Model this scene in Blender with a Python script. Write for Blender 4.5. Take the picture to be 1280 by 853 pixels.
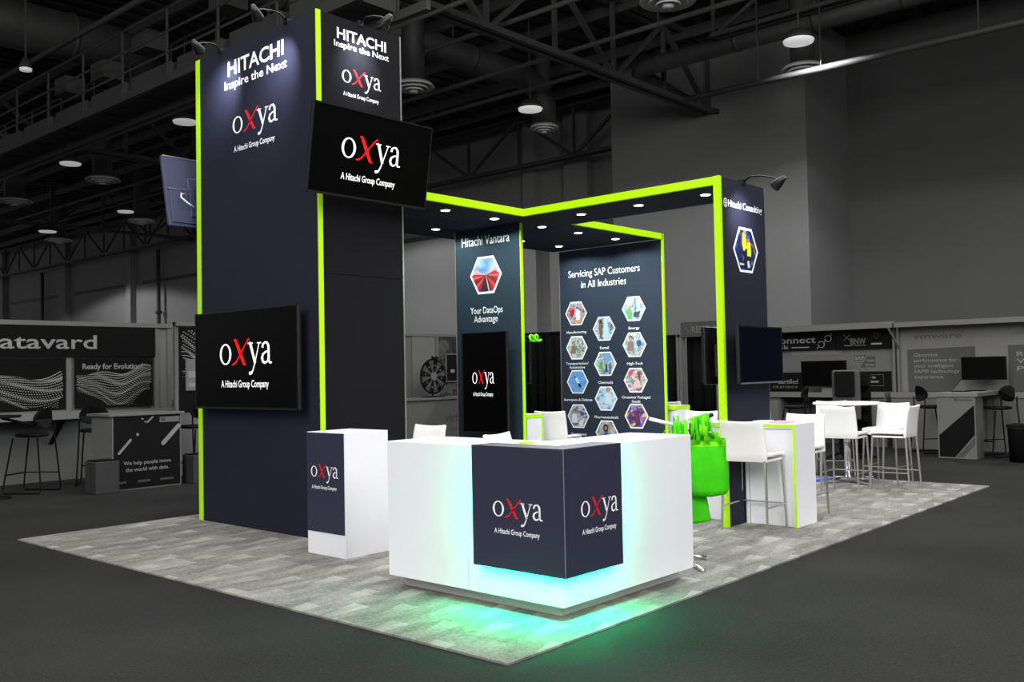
import bpy, bmesh, math, random
from mathutils import Vector, Matrix
for o in list(bpy.data.objects): bpy.data.objects.remove(o)
S = bpy.context.scene; COL = S.collection
R = math.radians; random.seed(7)

# ------------------------------------------------------------------ camera
cd = bpy.data.cameras.new('camera'); cam = bpy.data.objects.new('camera', cd); COL.objects.link(cam)
cd.sensor_width = 36; cd.lens = 1179.964/1280*36; cd.clip_end = 400
yaw, pit, rol = .72850896, .0322655, .01914613
F = Vector((math.cos(yaw)*math.cos(pit), math.sin(yaw)*math.cos(pit), math.sin(pit)))
Rt = Vector((math.sin(yaw), -math.cos(yaw), 0)); Up = Rt.cross(F)
r2 = Rt*math.cos(rol) - Up*math.sin(rol); u2 = Rt*math.sin(rol) + Up*math.cos(rol)
M = Matrix((r2, u2, -F)).transposed().to_4x4(); M.translation = Vector((0, 0, 1.5)); cam.matrix_world = M
S.camera = cam

# ------------------------------------------------------------------ world, exposure
w = bpy.data.worlds.new('world'); S.world = w; w.use_nodes = True
w.node_tree.nodes['Background'].inputs[0].default_value = (1, 1, 1, 1)
w.node_tree.nodes['Background'].inputs[1].default_value = .35
S.view_settings.view_transform = 'Standard'; S.view_settings.look = 'None'
S.view_settings.exposure = 0.0; S.view_settings.gamma = 1; S.view_settings.use_curve_mapping = False

def area(name, loc, target, size, power, color=(1, .985, .96)):
    l = bpy.data.lights.new(name, 'AREA'); l.shape = 'SQUARE'; l.size = size; l.energy = power; l.color = color
    o = bpy.data.objects.new(name, l); COL.objects.link(o); o.location = loc
    o.rotation_euler = (Vector(target)-Vector(loc)).to_track_quat('-Z', 'Y').to_euler(); return o
def spot(name, loc, target, power, deg, blend=.5, color=(1, 1, 1), rad=.05, parent=None):
    l = bpy.data.lights.new(name, 'SPOT'); l.spot_size = R(deg); l.spot_blend = blend; l.energy = power; l.color = color; l.shadow_soft_size = rad
    o = bpy.data.objects.new(name, l); COL.objects.link(o); o.location = loc
    o.rotation_euler = (Vector(target)-Vector(loc)).to_track_quat('-Z', 'Y').to_euler()
    if parent: o.parent = parent; o.location = Vector(loc)-parent.location
    return o
area('hall_light', (-7, 2, 9.5), (6, 6, 1), 9, 2000)
area('hall_light', (3, -9, 9.5), (7, 5, 1), 9, 2000)
area('hall_light', (9, 5.5, 10.2), (9, 5.5, 0), 12, 1350)

# ------------------------------------------------------------------ materials
MATS = {}
def mat(name, col, rough=.5, metal=0, emit=None, es=1, noise=0, scale=8, spec=.5, bump=0, coat=0, grey=None):
    if name in MATS: return MATS[name]
    m = bpy.data.materials.new(name); m.use_nodes = True; MATS[name] = m
    nt = m.node_tree; b = nt.nodes['Principled BSDF']
    b.inputs['Base Color'].default_value = (*col, 1); b.inputs['Roughness'].default_value = rough
    b.inputs['Metallic'].default_value = metal; b.inputs['Specular IOR Level'].default_value = spec
    b.inputs['Coat Weight'].default_value = coat
    if emit: b.inputs['Emission Color'].default_value = (*emit, 1); b.inputs['Emission Strength'].default_value = es
    tc = nt.nodes.new('ShaderNodeTexCoord'); n = nt.nodes.new('ShaderNodeTexNoise'); n.inputs['Scale'].default_value = scale; n.inputs['Detail'].default_value = 4
    nt.links.new(tc.outputs['Object'], n.inputs['Vector'])
    if noise:
        r = nt.nodes.new('ShaderNodeValToRGB'); nt.links.new(n.outputs['Fac'], r.inputs[0])
        r.color_ramp.elements[0].position = .3; r.color_ramp.elements[1].position = .7
        r.color_ramp.elements[0].color = (*[c*(1-noise) for c in col], 1); r.color_ramp.elements[1].color = (*[min(1, c*(1+noise)) for c in col], 1)
        nt.links.new(r.outputs[0], b.inputs['Base Color'])
    if bump:
        bp = nt.nodes.new('ShaderNodeBump'); bp.inputs['Strength'].default_value = bump; bp.inputs['Distance'].default_value = .01
        nt.links.new(n.outputs['Fac'], bp.inputs['Height']); nt.links.new(bp.outputs[0], b.inputs['Normal'])
    return m
def g(v): # sRGB grey 0-255 -> linear triple
    c = v/255; c = c/12.92 if c < .04045 else ((c+.055)/1.055)**2.4
    return (c, c, c)
def rgb(*v): return tuple(g(x)[0] for x in v)

white = mat('white_laminate', (.87, .87, .93), .35, noise=.01, scale=3)
stoolw = mat('white_leather', (.86, .84, .84), .45, bump=.05, scale=60)
navy = mat('navy_fabric', rgb(25, 28, 44), .75, noise=.06, scale=300, spec=.3)
navyb = mat('navy_laminate', rgb(44, 44, 66), .5, noise=.02, scale=5)
navyc = mat('canopy_fabric', rgb(26, 32, 46), .8, noise=.05, scale=300, spec=.25)
teal = mat('teal_fabric', rgb(37, 52, 63), .8, noise=.03, scale=2, spec=.2)
slate = mat('slate_fabric', rgb(43, 51, 65), .8, noise=.03, scale=2, spec=.2)
lime = mat('lime_trim', (.50, .95, .0), .35, noise=.01)
alu = mat('aluminium', (.6, .6, .6), .35, .9, noise=.03)
chrome = mat('brushed_steel', (.55, .53, .5), .3, .85, noise=.05, scale=40)
pol = mat('polished_chrome', (.8, .8, .82), .12, 1)
black = mat('black_plastic', rgb(16, 16, 18), .4, noise=.05)
screen = mat('black_screen', (.001, .001, .0012), .35, spec=.08)
gloss = mat('glossy_black_screen', (.001, .002, .006), .1, spec=.2)
tvback = mat('tv_rear_plastic', rgb(64, 70, 98), .45, noise=.05, scale=4)
printw = mat('white_print', (.95, .95, .97), .5, noise=.005)
printr = mat('red_print', (.75, .008, .015), .5, noise=.01)
glow_w = mat('white_screen_print', (.9, .9, .9), .5, emit=(1, 1, 1), es=.55)
glow_r = mat('red_screen_print', (.8, .0, .0), .5, emit=(1, .005, .005), es=.5)
steelb = mat('black_steel', (.012, .012, .012), .4, noise=.05)
lampm = mat('downlight_lens', (1, 1, 1), .3, emit=(.95, 1, .97), es=9)
led = mat('green_led', (.1, 1, .7), .4, emit=(.0, 1, .52), es=115)
greenbag = mat('lime_fabric_bag', (.045, .56, .002), .65, noise=.12, scale=9, bump=.35, spec=.2)
greenbag2 = mat('lime_strap_fabric', (.16, .74, .004), .6, noise=.12, scale=14, spec=.2)
paper = mat('white_paper', (.9, .9, .92), .6, noise=.01)
pinkp = mat('pink_brochure_print', (.75, .45, .6), .5, noise=.1)
bluep = mat('blue_brochure_print', (.05, .1, .7), .4, noise=.3)
# the monochrome hall: its dimness is put into these darker material colours
h_lam = mat('hall_grey_laminate', g(92), .6, noise=.04, scale=2)
h_lam2 = mat('hall_pale_panel', g(104), .6, noise=.04, scale=2)
h_dark = mat('hall_dark_print', g(17), .9, spec=.08, noise=.06, scale=2)
h_mid = mat('hall_mid_print', g(62), .7, noise=.06, scale=2)
h_txt = mat('hall_light_lettering', g(128), .6)
h_txt2 = mat('hall_soft_lettering', g(100), .6)
h_txtd = mat('hall_dark_lettering', g(62), .6)
h_black = mat('hall_black', g(10), .7, noise=.1, spec=.15)
h_wall = mat('hall_painted_wall', g(132), .9, noise=.03, scale=.3)
h_wallb = mat('hall_pale_wall', g(114), .9, noise=.03, scale=.3)
h_steel = mat('hall_roof_steel', g(70), .7, noise=.1, scale=1)
h_deck = mat('hall_roof_deck', g(46), .8, noise=.12, scale=1)
h_duct = mat('hall_duct', g(62), .6, noise=.08, scale=1)
h_ring = mat('hall_diffuser_metal', g(205), .5, noise=.05)
h_lens = mat('high_bay_lens', (1, 1, 1), .5, emit=(1, 1, 1), es=.42)
h_lens2 = mat('small_high_bay_lens', (1, 1, 1), .5, emit=(1, 1, 1), es=.3)
h_frame = mat('hall_booth_frame', g(98), .5, noise=.04)

def floor_mat():
    m = bpy.data.materials.new('hall_carpet'); m.use_nodes = True; nt = m.node_tree; b = nt.nodes['Principled BSDF']
    tc = nt.nodes.new('ShaderNodeTexCoord'); L = nt.links.new
    a = nt.nodes.new('ShaderNodeTexNoise'); a.inputs['Scale'].default_value = 60; a.inputs['Detail'].default_value = 6
    c = nt.nodes.new('ShaderNodeTexNoise'); c.inputs['Scale'].default_value = .6; c.inputs['Detail'].default_value = 5
    L(tc.outputs['Object'], a.inputs['Vector']); L(tc.outputs['Object'], c.inputs['Vector'])
    mx = nt.nodes.new('ShaderNodeMath'); mx.operation = 'MULTIPLY_ADD'; mx.inputs[1].default_value = .55
    L(a.outputs['Fac'], mx.inputs[0]); sc = nt.nodes.new('ShaderNodeMath'); sc.operation = 'MULTIPLY'; sc.inputs[1].default_value = .45
    L(c.outputs['Fac'], sc.inputs[0]); L(sc.outputs[0], mx.inputs[2])
    r = nt.nodes.new('ShaderNodeValToRGB'); r.color_ramp.elements[0].position = .36; r.color_ramp.elements[1].position = .64
    r.color_ramp.elements[0].color = (*g(32), 1); r.color_ramp.elements[1].color = (*g(50), 1)  # very dark greys carry the hall's dimness in the floor colour
    L(mx.outputs[0], r.inputs[0]); L(r.outputs[0], b.inputs['Base Color']); b.inputs['Roughness'].default_value = .95; b.inputs['Specular IOR Level'].default_value = .1
    bp = nt.nodes.new('ShaderNodeBump'); bp.inputs['Strength'].default_value = .4; bp.inputs['Distance'].default_value = .01
    L(a.outputs['Fac'], bp.inputs['Height']); L(bp.outputs[0], b.inputs['Normal'])
    return m
def carpet_mat():
    m = bpy.data.materials.new('booth_carpet'); m.use_nodes = True; nt = m.node_tree; b = nt.nodes['Principled BSDF']; L = nt.links.new
    def math_(op, x, y=None, z=None):
        n = nt.nodes.new('ShaderNodeMath'); n.operation = op
        for i, q in enumerate((x, y, z)):
            if q is None: continue
            if isinstance(q, (int, float)): n.inputs[i].default_value = q
            else: L(q, n.inputs[i])
        return n.outputs[0]
    tc = nt.nodes.new('ShaderNodeTexCoord'); sp = nt.nodes.new('ShaderNodeSeparateXYZ'); L(tc.outputs['Object'], sp.inputs[0])
    nz = nt.nodes.new('ShaderNodeTexNoise'); nz.inputs['Scale'].default_value = 45; nz.inputs['Detail'].default_value = 6; nz.inputs['Roughness'].default_value = .75; L(tc.outputs['Object'], nz.inputs['Vector'])
    def wedges(sx, sy, ox, oy):
        x = math_('MULTIPLY_ADD', sp.outputs[0], 1/sx, ox); y = math_('MULTIPLY_ADD', sp.outputs[1], 1/sy, oy)
        row = math_('FLOOR', y); x = math_('ADD', x, math_('MULTIPLY', row, .37))
        fx = math_('FRACT', x); fy = math_('FRACT', y)
        tri = math_('LESS_THAN', fy, math_('MULTIPLY', fx, .62))          # a right-angled wedge per cell
        cell = nt.nodes.new('ShaderNodeTexWhiteNoise'); cell.noise_dimensions = '2D'
        cb = nt.nodes.new('ShaderNodeCombineXYZ'); L(math_('FLOOR', x), cb.inputs[0]); L(row, cb.inputs[1]); L(cb.outputs[0], cell.inputs['Vector'])
        return math_('MULTIPLY', math_('MULTIPLY', tri, math_('POWER', fx, 1.4)), math_('MULTIPLY_ADD', cell.outputs['Value'], .8, .2))
    # the tiles are laid at an angle to the booth
    pat = math_('ADD', wedges(.50, .26, .1, .3), math_('MULTIPLY', wedges(1.3, .7, .45, .7), .55))
    st = nt.nodes.new('ShaderNodeTexNoise'); st.inputs['Scale'].default_value = 2.2; st.inputs['Detail'].default_value = 4
    mp = nt.nodes.new('ShaderNodeMapping'); mp.inputs['Rotation'].default_value = (0, 0, R(35)); mp.inputs['Scale'].default_value = (1, 3.5, 1)
    L(tc.outputs['Object'], mp.inputs[0]); L(mp.outputs[0], st.inputs['Vector'])
    t = math_('ADD', math_('MULTIPLY', pat, .30), math_('MULTIPLY_ADD', st.outputs['Fac'], .45, math_('MULTIPLY', nz.outputs['Fac'], .75)))
    r = nt.nodes.new('ShaderNodeValToRGB'); r.color_ramp.elements[0].position = .42; r.color_ramp.elements[1].position = .98
    r.color_ramp.elements[0].color = (*rgb(92, 91, 86), 1); r.color_ramp.elements[1].color = (*rgb(178, 176, 170), 1)
    L(t, r.inputs[0]); L(r.outputs[0], b.inputs['Base Color']); b.inputs['Roughness'].default_value = .95; b.inputs['Specular IOR Level'].default_value = .1
    bp = nt.nodes.new('ShaderNodeBump'); bp.inputs['Strength'].default_value = .5; bp.inputs['Distance'].default_value = .01
    L(nz.outputs['Fac'], bp.inputs['Height']); L(bp.outputs[0], b.inputs['Normal'])
    return m
def photo_mat(name, cols, scale=14, seed=0, detail=2):
    m = bpy.data.materials.new(name); m.use_nodes = True; nt = m.node_tree; b = nt.nodes['Principled BSDF']; L = nt.links.new
    tc = nt.nodes.new('ShaderNodeTexCoord'); mp = nt.nodes.new('ShaderNodeMapping'); mp.inputs['Location'].default_value = (seed*3.1, seed*1.7, seed*2.3)
    n = nt.nodes.new('ShaderNodeTexNoise'); n.inputs['Scale'].default_value = scale; n.inputs['Detail'].default_value = detail; n.inputs['Distortion'].default_value = .8
    L(tc.outputs['Object'], mp.inputs[0]); L(mp.outputs[0], n.inputs['Vector'])
    r = nt.nodes.new('ShaderNodeValToRGB'); L(n.outputs['Fac'], r.inputs[0])
    k = len(cols)
    for i, c in enumerate(cols):
        p = .32+.36*i/(k-1)
        e = r.color_ramp.elements[i] if i < 2 else r.color_ramp.elements.new(p)
        e.position = p; e.color = (*rgb(*c), 1)
    L(r.outputs[0], b.inputs['Base Color']); b.inputs['Roughness'].default_value = .5
    return m

# ------------------------------------------------------------------ mesh builder
class MB:
    def __init__(s): s.v = []; s.f = []; s.m = []; s.mi = 0
    def add(s, vs, fs):
        o = len(s.v); s.v += [tuple(x) for x in vs]
        for f in fs: s.f.append([o+i for i in f]); s.m.append(s.mi)
        return s
    def box(s, x0, y0, z0, x1, y1, z1):
        x0, x1 = sorted((x0, x1)); y0, y1 = sorted((y0, y1)); z0, z1 = sorted((z0, z1))
        return s.add([(x0, y0, z0), (x1, y0, z0), (x1, y1, z0), (x0, y1, z0), (x0, y0, z1), (x1, y0, z1), (x1, y1, z1), (x0, y1, z1)],
                     [(0, 3, 2, 1), (4, 5, 6, 7), (0, 1, 5, 4), (1, 2, 6, 5), (2, 3, 7, 6), (3, 0, 4, 7)])
    def tube(s, pts, r, n=8, cap=True, close=False):
        pts = [Vector(p) for p in pts]; rs = r if isinstance(r, (list, tuple)) else [r]*len(pts)
        o = len(s.v); prev = None
        for i, p in enumerate(pts):
            if close: d = (pts[(i+1) % len(pts)]-pts[i-1])
            else: d = (pts[min(i+1, len(pts)-1)]-pts[max(i-1, 0)])
            d.normalize()
            if prev is None:
                a = Vector((0, 0, 1)) if abs(d.z) < .9 else Vector((1, 0, 0))
                nx = d.cross(a).normalized()
            else: nx = (prev-d*prev.dot(d)).normalized()
            prev = nx; ny = d.cross(nx)
            for k in range(n):
                t = 2*math.pi*(k+.5)/n; s.v.append(tuple(p+(nx*math.cos(t)+ny*math.sin(t))*rs[i]))
        m = len(pts)
        for i in range(m if close else m-1):
            for k in range(n):
                a = o+i*n+k; b_ = o+i*n+(k+1) % n; c = o+((i+1) % m)*n+(k+1) % n; d_ = o+((i+1) % m)*n+k
                s.f.append([a, b_, c, d_]); s.m.append(s.mi)
        if cap and not close:
            s.f.append([o+k for k in range(n)][::-1]); s.m.append(s.mi); s.f.append([o+(m-1)*n+k for k in range(n)]); s.m.append(s.mi)
        return s
    def lathe(s, prof, c=(0, 0, 0), n=24):
        o = len(s.v)
        for r, z in prof:
            for k in range(n):
                t = 2*math.pi*k/n; s.v.append((c[0]+r*math.cos(t), c[1]+r*math.sin(t), c[2]+z))
        for i in range(len(prof)-1):
            for k in range(n):
                a = o+i*n+k; b_ = o+i*n+(k+1) % n; s.f.append([a, b_, b_+n, a+n]); s.m.append(s.mi)
        s.f.append([o+k for k in range(n)][::-1]); s.m.append(s.mi)
        s.f.append([o+(len(prof)-1)*n+k for k in range(n)]); s.m.append(s.mi)
        return s
    def poly(s, pts, y=0, t=0):    # polygon in the local XZ plane, facing -Y
        n = len(pts); a = sum(pts[i][0]*pts[(i+1) % n][1]-pts[(i+1) % n][0]*pts[i][1] for i in range(n))
        if a < 0: pts = pts[::-1]
        if not t: return s.add([(x, y, z) for x, z in pts], [list(range(n))])
        fs = [list(range(n)), [n+i for i in range(n)][::-1]]+[(i, n+i, n+(i+1) % n, (i+1) % n) for i in range(n)]
        return s.add([(x, y-t, z) for x, z in pts]+[(x, y, z) for x, z in pts], fs)
    def stroke(s, pts, y=0):       # (x, z, width) strip in XZ facing -Y
        L_, R_ = [], []
        for i, (x, z, w_) in enumerate(pts):
            a = pts[max(i-1, 0)]; b_ = pts[min(i+1, len(pts)-1)]; dx, dz = b_[0]-a[0], b_[1]-a[1]; l = math.hypot(dx, dz) or 1
            nx, nz = -dz/l, dx/l; L_.append((x+nx*w_/2, y, z+nz*w_/2)); R_.append((x-nx*w_/2, y, z-nz*w_/2))
        n = len(pts); return s.add(L_+R_, [(i, n+i, n+i+1, i+1) for i in range(n-1)])
    def build(s, name, mats, parent=None, smooth=False, bevel=0, loc=None, rot=0, world=True, solid=0, seg=2):
        me = bpy.data.meshes.new(name)
        off = Vector((0, 0, 0))
        if parent is not None and world:
            p = parent
            while p is not None: off += p.location; p = p.parent
        if loc is not None and parent is None: off = Vector(loc)
        me.from_pydata([tuple(Vector(v)-off) for v in s.v], [], s.f)
        if not isinstance(mats, (list, tuple)): mats = [mats]
        for m_ in mats: me.materials.append(m_)
        for p, i in zip(me.polygons, s.m): p.material_index = i; p.use_smooth = smooth
        me.update()
        o = bpy.data.objects.new(name, me); COL.objects.link(o)
        if parent is not None: o.parent = parent
        elif loc is not None: o.location = loc
        if rot: o.rotation_euler.z = rot
        if bevel:
            md = o.modifiers.new('bevel', 'BEVEL'); md.width = bevel; md.segments = seg; md.limit_method = 'ANGLE'
        if solid:
            md = o.modifiers.new('solid', 'SOLIDIFY'); md.thickness = solid
        return o
def tag(o, label=None, cat=None, group=None, kind=None):
    if label: o['label'] = label
    if cat: o['category'] = cat
    if group: o['group'] = group
    if kind: o['kind'] = kind
    return o
def thing(name, label, cat, loc=(0, 0, 0), rot=0, group=None, kind=None):
    o = bpy.data.objects.new(name, None); COL.objects.link(o); o.location = loc; o.rotation_euler.z = rot
    o.empty_display_size = .1
    return tag(o, label, cat, group, kind)
def dup(root, loc, rot, label=None, group=None):
    r = root.copy(); COL.objects.link(r); r.location = loc; r.rotation_euler.z = rot
    if label: r['label'] = label
    if group: r['group'] = group
    for ch in list(root.children):
        c = ch.copy(); COL.objects.link(c); c.parent = r
        for gc in list(ch.children):
            d = gc.copy(); COL.objects.link(d); d.parent = c
    return r
# lettering with Blender's built-in font, converted to a mesh
_cap = {}
def text_mesh(s, w_, h, bold=0, ext=.0006, cx=False, align='LEFT'):
    cu = bpy.data.curves.new('t', 'FONT'); cu.body = s; cu.size = 1; cu.offset = bold; cu.resolution_u = 3; cu.fill_mode = 'BOTH'; cu.align_x = align
    o = bpy.data.objects.new('t', cu); COL.objects.link(o); dg = bpy.context.evaluated_depsgraph_get()
    me = bpy.data.meshes.new_from_object(o.evaluated_get(dg)); bpy.data.objects.remove(o)
    xs = [v.co.x for v in me.vertices]; x0, x1 = min(xs), max(xs); sx = w_/(x1-x0); sz = h/.7
    for v in me.vertices: v.co = Vector(((v.co.x-x0)*sx, 0, v.co.y*sz))
    return me
def lettering(s, p0, p1, h, m, parent, bold=0, rot=None, name='lettering', label=None):
    """p0, p1: baseline ends in world space"""
    p0 = Vector(p0); p1 = Vector(p1); d = p1-p0
    me = text_mesh(s, math.hypot(d.x, d.y), h, bold); me.materials.append(m); me.name = name
    o = bpy.data.objects.new(name, me); COL.objects.link(o); o.parent = parent
    off = Vector((0, 0, 0)); p = parent
    while p is not None: off += p.location; p = p.parent
    o.location = p0-off; o.rotation_euler.z = math.atan2(d.y, d.x)
    if label: o['label'] = label
    return o
def lettering_local(s, x0, x1, z, h, m, parent, y=0, bold=0, name='lettering'):
    me = text_mesh(s, x1-x0, h, bold); me.materials.append(m); o = bpy.data.objects.new(name, me); COL.objects.link(o)
    o.parent = parent; o.location = (x0, y, z); return o
def arc(cx, cz, rx, rz, a0, a1, n=14): return [(cx+rx*math.cos(R(a0+(a1-a0)*i/n)), cz+rz*math.sin(R(a0+(a1-a0)*i/n))) for i in range(n+1)]
def logo(parent, x0, z0, width, mw, mr, y=0, xh=None):
    """serif four-letter wordmark with a red x; x0, z0 = left end of the baseline in the parent's XZ plane"""
    k = width/3.97; kz = xh if xh else k
    b = MB(); b.mi = 0
    def st(pts): b.stroke([(x0+x*k, z0+z*kz, w_*k) for x, z, w_ in pts], y)
    # o : ring with stressed sides
    n = 28; out = [(x0+k*(.46+.46*math.cos(2*math.pi*i/n)), z0+kz*(.5+.52*math.sin(2*math.pi*i/n))) for i in range(n)]
    inn = [(x0+k*(.46+.31*math.cos(2*math.pi*i/n)), z0+kz*(.5+.45*math.sin(2*math.pi*i/n))) for i in range(n)]
    b.add([(x, y, z) for x, z in out+inn], [(i, (i+1) % n, n+(i+1) % n, n+i) for i in range(n)])
    # y
    st([(2.32, 1.0, .14), (2.40, .96, .17), (2.74, .02, .16)]); st([(3.06, 1.0, .06), (2.72, .02, .07), (2.58, -.30, .08), (2.47, -.44, .12), (2.34, -.46, .16), (2.30, -.40, .12)])
    st([(2.2, .98, .055), (2.58, .98, .055)]); st([(2.9, .98, .055), (3.2, .98, .055)])
    # a
    st([(3.3, .74, .15), (3.33, .90, .12), (3.48, .99, .08), (3.62, .97, .11), (3.72, .84, .15), (3.74, .65, .15), (3.74, .15, .15), (3.80, .03, .10), (3.97, .03, .06)])
    st([(3.74, .58, .07), (3.5, .53, .08), (3.32, .42, .12), (3.26, .25, .16), (3.33, .08, .14), (3.47, .02, .10), (3.62, .08, .08), (3.74, .22, .07)])
    b.mi = 1
    st([(1.14, 1.18, .08), (1.24, 1.17, .13), (1.36, 1.0, .19), (1.66, .45, .2), (1.9, .02, .17), (1.99, -.04, .08), (2.08, -.02, .04)])
    st([(2.32, 1.2, .10), (2.22, 1.16, .08), (1.98, .9, .07), (1.3, .1, .08), (1.12, .0, .10), (.96, -.03, .04)])
    return b.build('logo', [mw, mr], parent, world=False)
def full_logo(parent, x0, z0, width, mw, mr, y=0, xh=None, sub=True):
    lg = logo(parent, x0, z0, width, mw, mr, y, xh); k = width/3.97; kz = xh or k
    if sub: lettering_local('A Hitachi Group Company', x0+.1*k, x0+3.72*k, z0-1.12*kz, .34*kz, mw, parent, y, .012)
    return lg
def hexagon(parent, cx, cz, rx, rz, pic, shapes=(), y=0, name='hexagon_picture', border=printw):
    """flat-topped hexagonal photograph print in the parent's XZ plane"""
    H = lambda a, c_: [(cx-a, cz), (cx-a/2, cz-c_), (cx+a/2, cz-c_), (cx+a, cz), (cx+a/2, cz+c_), (cx-a/2, cz+c_)]
    b = MB(); O = H(rx, rz); I = H(rx*.89, rz*.89)
    fr = MB(); fr.poly(O, y-.0005, 0); 
    fo = fr.build('picture_border', border, parent, world=False)
    b = MB(); b.poly(I, y-.0015); po = b.build(name, pic, parent, world=False)
    for i, (pts, col) in enumerate(shapes):
        q = MB(); q.poly([(cx+px*rx, cz+pz*rz) for px, pz in pts], y-.0025-.0004*i)
        key = 'print_%d_%d_%d' % col
        q.build('picture_detail', mat(key, rgb(*col), .5), po, world=False)
    return po
def ell(cx, cz, rx, rz, n=10): return [(cx+rx*math.cos(2*math.pi*i/n), cz+rz*math.sin(2*math.pi*i/n)) for i in range(n)]

# ================================================================== HALL
def struct(o): o['kind'] = 'structure'; return o
fl = MB().box(-25, -30, -.05, 36, 100, 0).build('floor', floor_mat(), loc=(0, 0, 0)); struct(fl)
ce = MB().box(-25, -30, 13.3, 36, 100, 13.5).build('ceiling', h_deck, loc=(0, 0, 13.3)); struct(ce)
rb = MB()
for i in range(150): rb.box(-2, -12+.72*i, 13.22, 33, -11.7+.72*i, 13.3)
tag(rb.build('deck_rib', h_deck, ce), kind='stuff')
wl = MB().box(33, 21, 0, 33.4, 100, 13.3).build('wall_back', h_wall, loc=(33, 60, 0)); struct(wl)
for i, v in enumerate([24.5, 27.5, 40, 48.5, 53.5, 66, 77, 90]):
    MB().box(32.55, v, 0, 33, v+(.7 if i % 3 else 1.3), 13).build('pilaster', h_wall, wl)
for v0, v1 in [(29, 38), (42, 48), (55.5, 65), (68, 76), (79, 89)]:
    MB().box(32.9, v0, 8.3, 33, v1, 8.5).build('wall_rail', h_steel, wl)
for v in (62, 81.5):
    q = MB(); q.tube([(32.6, v, 0), (32.6, v, 10.5)], .14, 8); q.tube([(32.6, v, 6.0), (32.6, v, 6.2)], .24, 8); q.build('riser_pipe', h_steel, wl, smooth=True)
wb = MB().box(29.5, 13.2, 0, 33, 21, 13.3).build('wall_bump_out', h_wallb, loc=(29.5, 17, 0)); struct(wb)
wf = MB().box(33, -30, 0, 33.4, 13.2, 13.3).build('wall_right', mat('hall_dim_wall', g(84), .9, noise=.03, scale=.3), loc=(33, 0, 0)); struct(wf)

# roof trusses ------------------------------------------------------
def bar(b, p, q, t): b.tube([p, q], t, 4)
def truss(a, d, n, step, zb, zt, label, tk=.09, group='roof trusses'):
    t = thing('roof_truss', label, 'truss', (a[0], a[1], zb), group=group)
    D = Vector((*d, 0)); A = Vector((*a, 0)); side = Vector((-d[1], d[0], 0))*.16
    P = lambda i, z: A+D*step*i+Vector((0, 0, z))
    for z in (zb, zt):
        b = MB()
        for s_ in (-1, 1): bar(b, P(0, z)+side*s_, P(n, z)+side*s_, tk)
        b.build('chord', h_steel, t)
    for i in range(n+1):
        b = MB(); bar(b, P(i, zb), P(i, zt), tk*.75); b.build('web_post', h_steel, t)
        if i < n:
            b = MB()
            if i % 2: bar(b, P(i, zb), P(i+1, zt), tk*.85)
            else: bar(b, P(i, zt), P(i+1, zb), tk*.85)
            b.build('diagonal', h_steel, t)
    return t
truss((-2, 16.7), (1, 0), 11, 2.85, 10.5, 12.9, 'long grey roof truss running over the open booth to the pale wall box', .11)
truss((6, 36.8), (1, 0), 9, 3.0, 10.5, 12.9, 'dark roof truss crossing the upper left of the hall', .11)
truss((14, 56.2), (1, 0), 6, 3.0, 10.5, 12.9, 'far dark roof truss just above the left wall', .11)
truss((31.4, 21.2), (0, 1), 24, 3.1, 10.55, 12.7, 'roof truss along the top of the long back wall', .10)
truss((24.5, -8), (0, 1), 7, 3.1, 11.2, 12.9, 'roof truss beside the round duct at the upper right', .08)
# purlins and sprinkler pipes
def pipe(name, label, cat, pts, r, m=None, n=8, group=None, hangers=()):
    t = thing(name, label, cat, pts[0], group=group)
    MB().tube(pts, r, n).build('run', m or h_steel, t, smooth=n > 5)
    for h_ in hangers:
        MB().tube([h_, (h_[0], h_[1], 13.2)], .02, 4).build('hanger_rod', h_steel, t)
    return t
for i, (u, z) in enumerate([(4, 12.6), (7.5, 12.6), (11, 12.6), (14.5, 12.6), (18, 12.6), (21.2, 12.6), (24, 12.6), (27.5, 12.6), (30, 12.6)]):
    q = MB(); q.box(u-.06, -6, z, u+.06, 92, z+.35); o = q.build('roof_joist', h_steel, loc=(u, 0, z))
    tag(o, 'slim dark joist spanning under the metal roof deck', 'joist', 'roof joists')
pipe('sprinkler_pipe', 'sprinkler pipe crossing from above the tower to the top centre', 'pipe', [(19, 8, 11), (19, 40, 11)], .07, hangers=[(19, 13, 11), (19, 19, 11), (19, 26, 11)])
pipe('sprinkler_pipe', 'sprinkler pipe running just behind the high bay lamp over the gap', 'pipe', [(22, 8, 11), (22, 60, 11)], .07, hangers=[(22, 14, 11), (22, 22, 11)])
pipe('sprinkler_pipe', 'thin sprinkler pipe nearest the back wall truss', 'pipe', [(24, 17, 11), (24, 60, 11)], .07)
pipe('sprinkler_pipe', 'pale lamp-lit pipe in front of the pale wall box', 'pipe', [(24.2, 14.5, 9.45), (24.55, 1, 9.5)], .09, h_duct,
     hangers=[(24.25, 12.2, 9.5), (24.3, 10.4, 9.5), (24.45, 5, 9.5), (24.45, 6.5, 9.5)])
pipe('sprinkler_pipe', 'long pipe descending across the upper left corner', 'pipe', [(11.4, 10, 11), (11.3, 40, 11)], .08)
pipe('sprinkler_pipe', 'low pipe passing behind the tower top on the left', 'pipe', [(16, 8, 10.4), (16, 60, 10.4)], .06)
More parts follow.
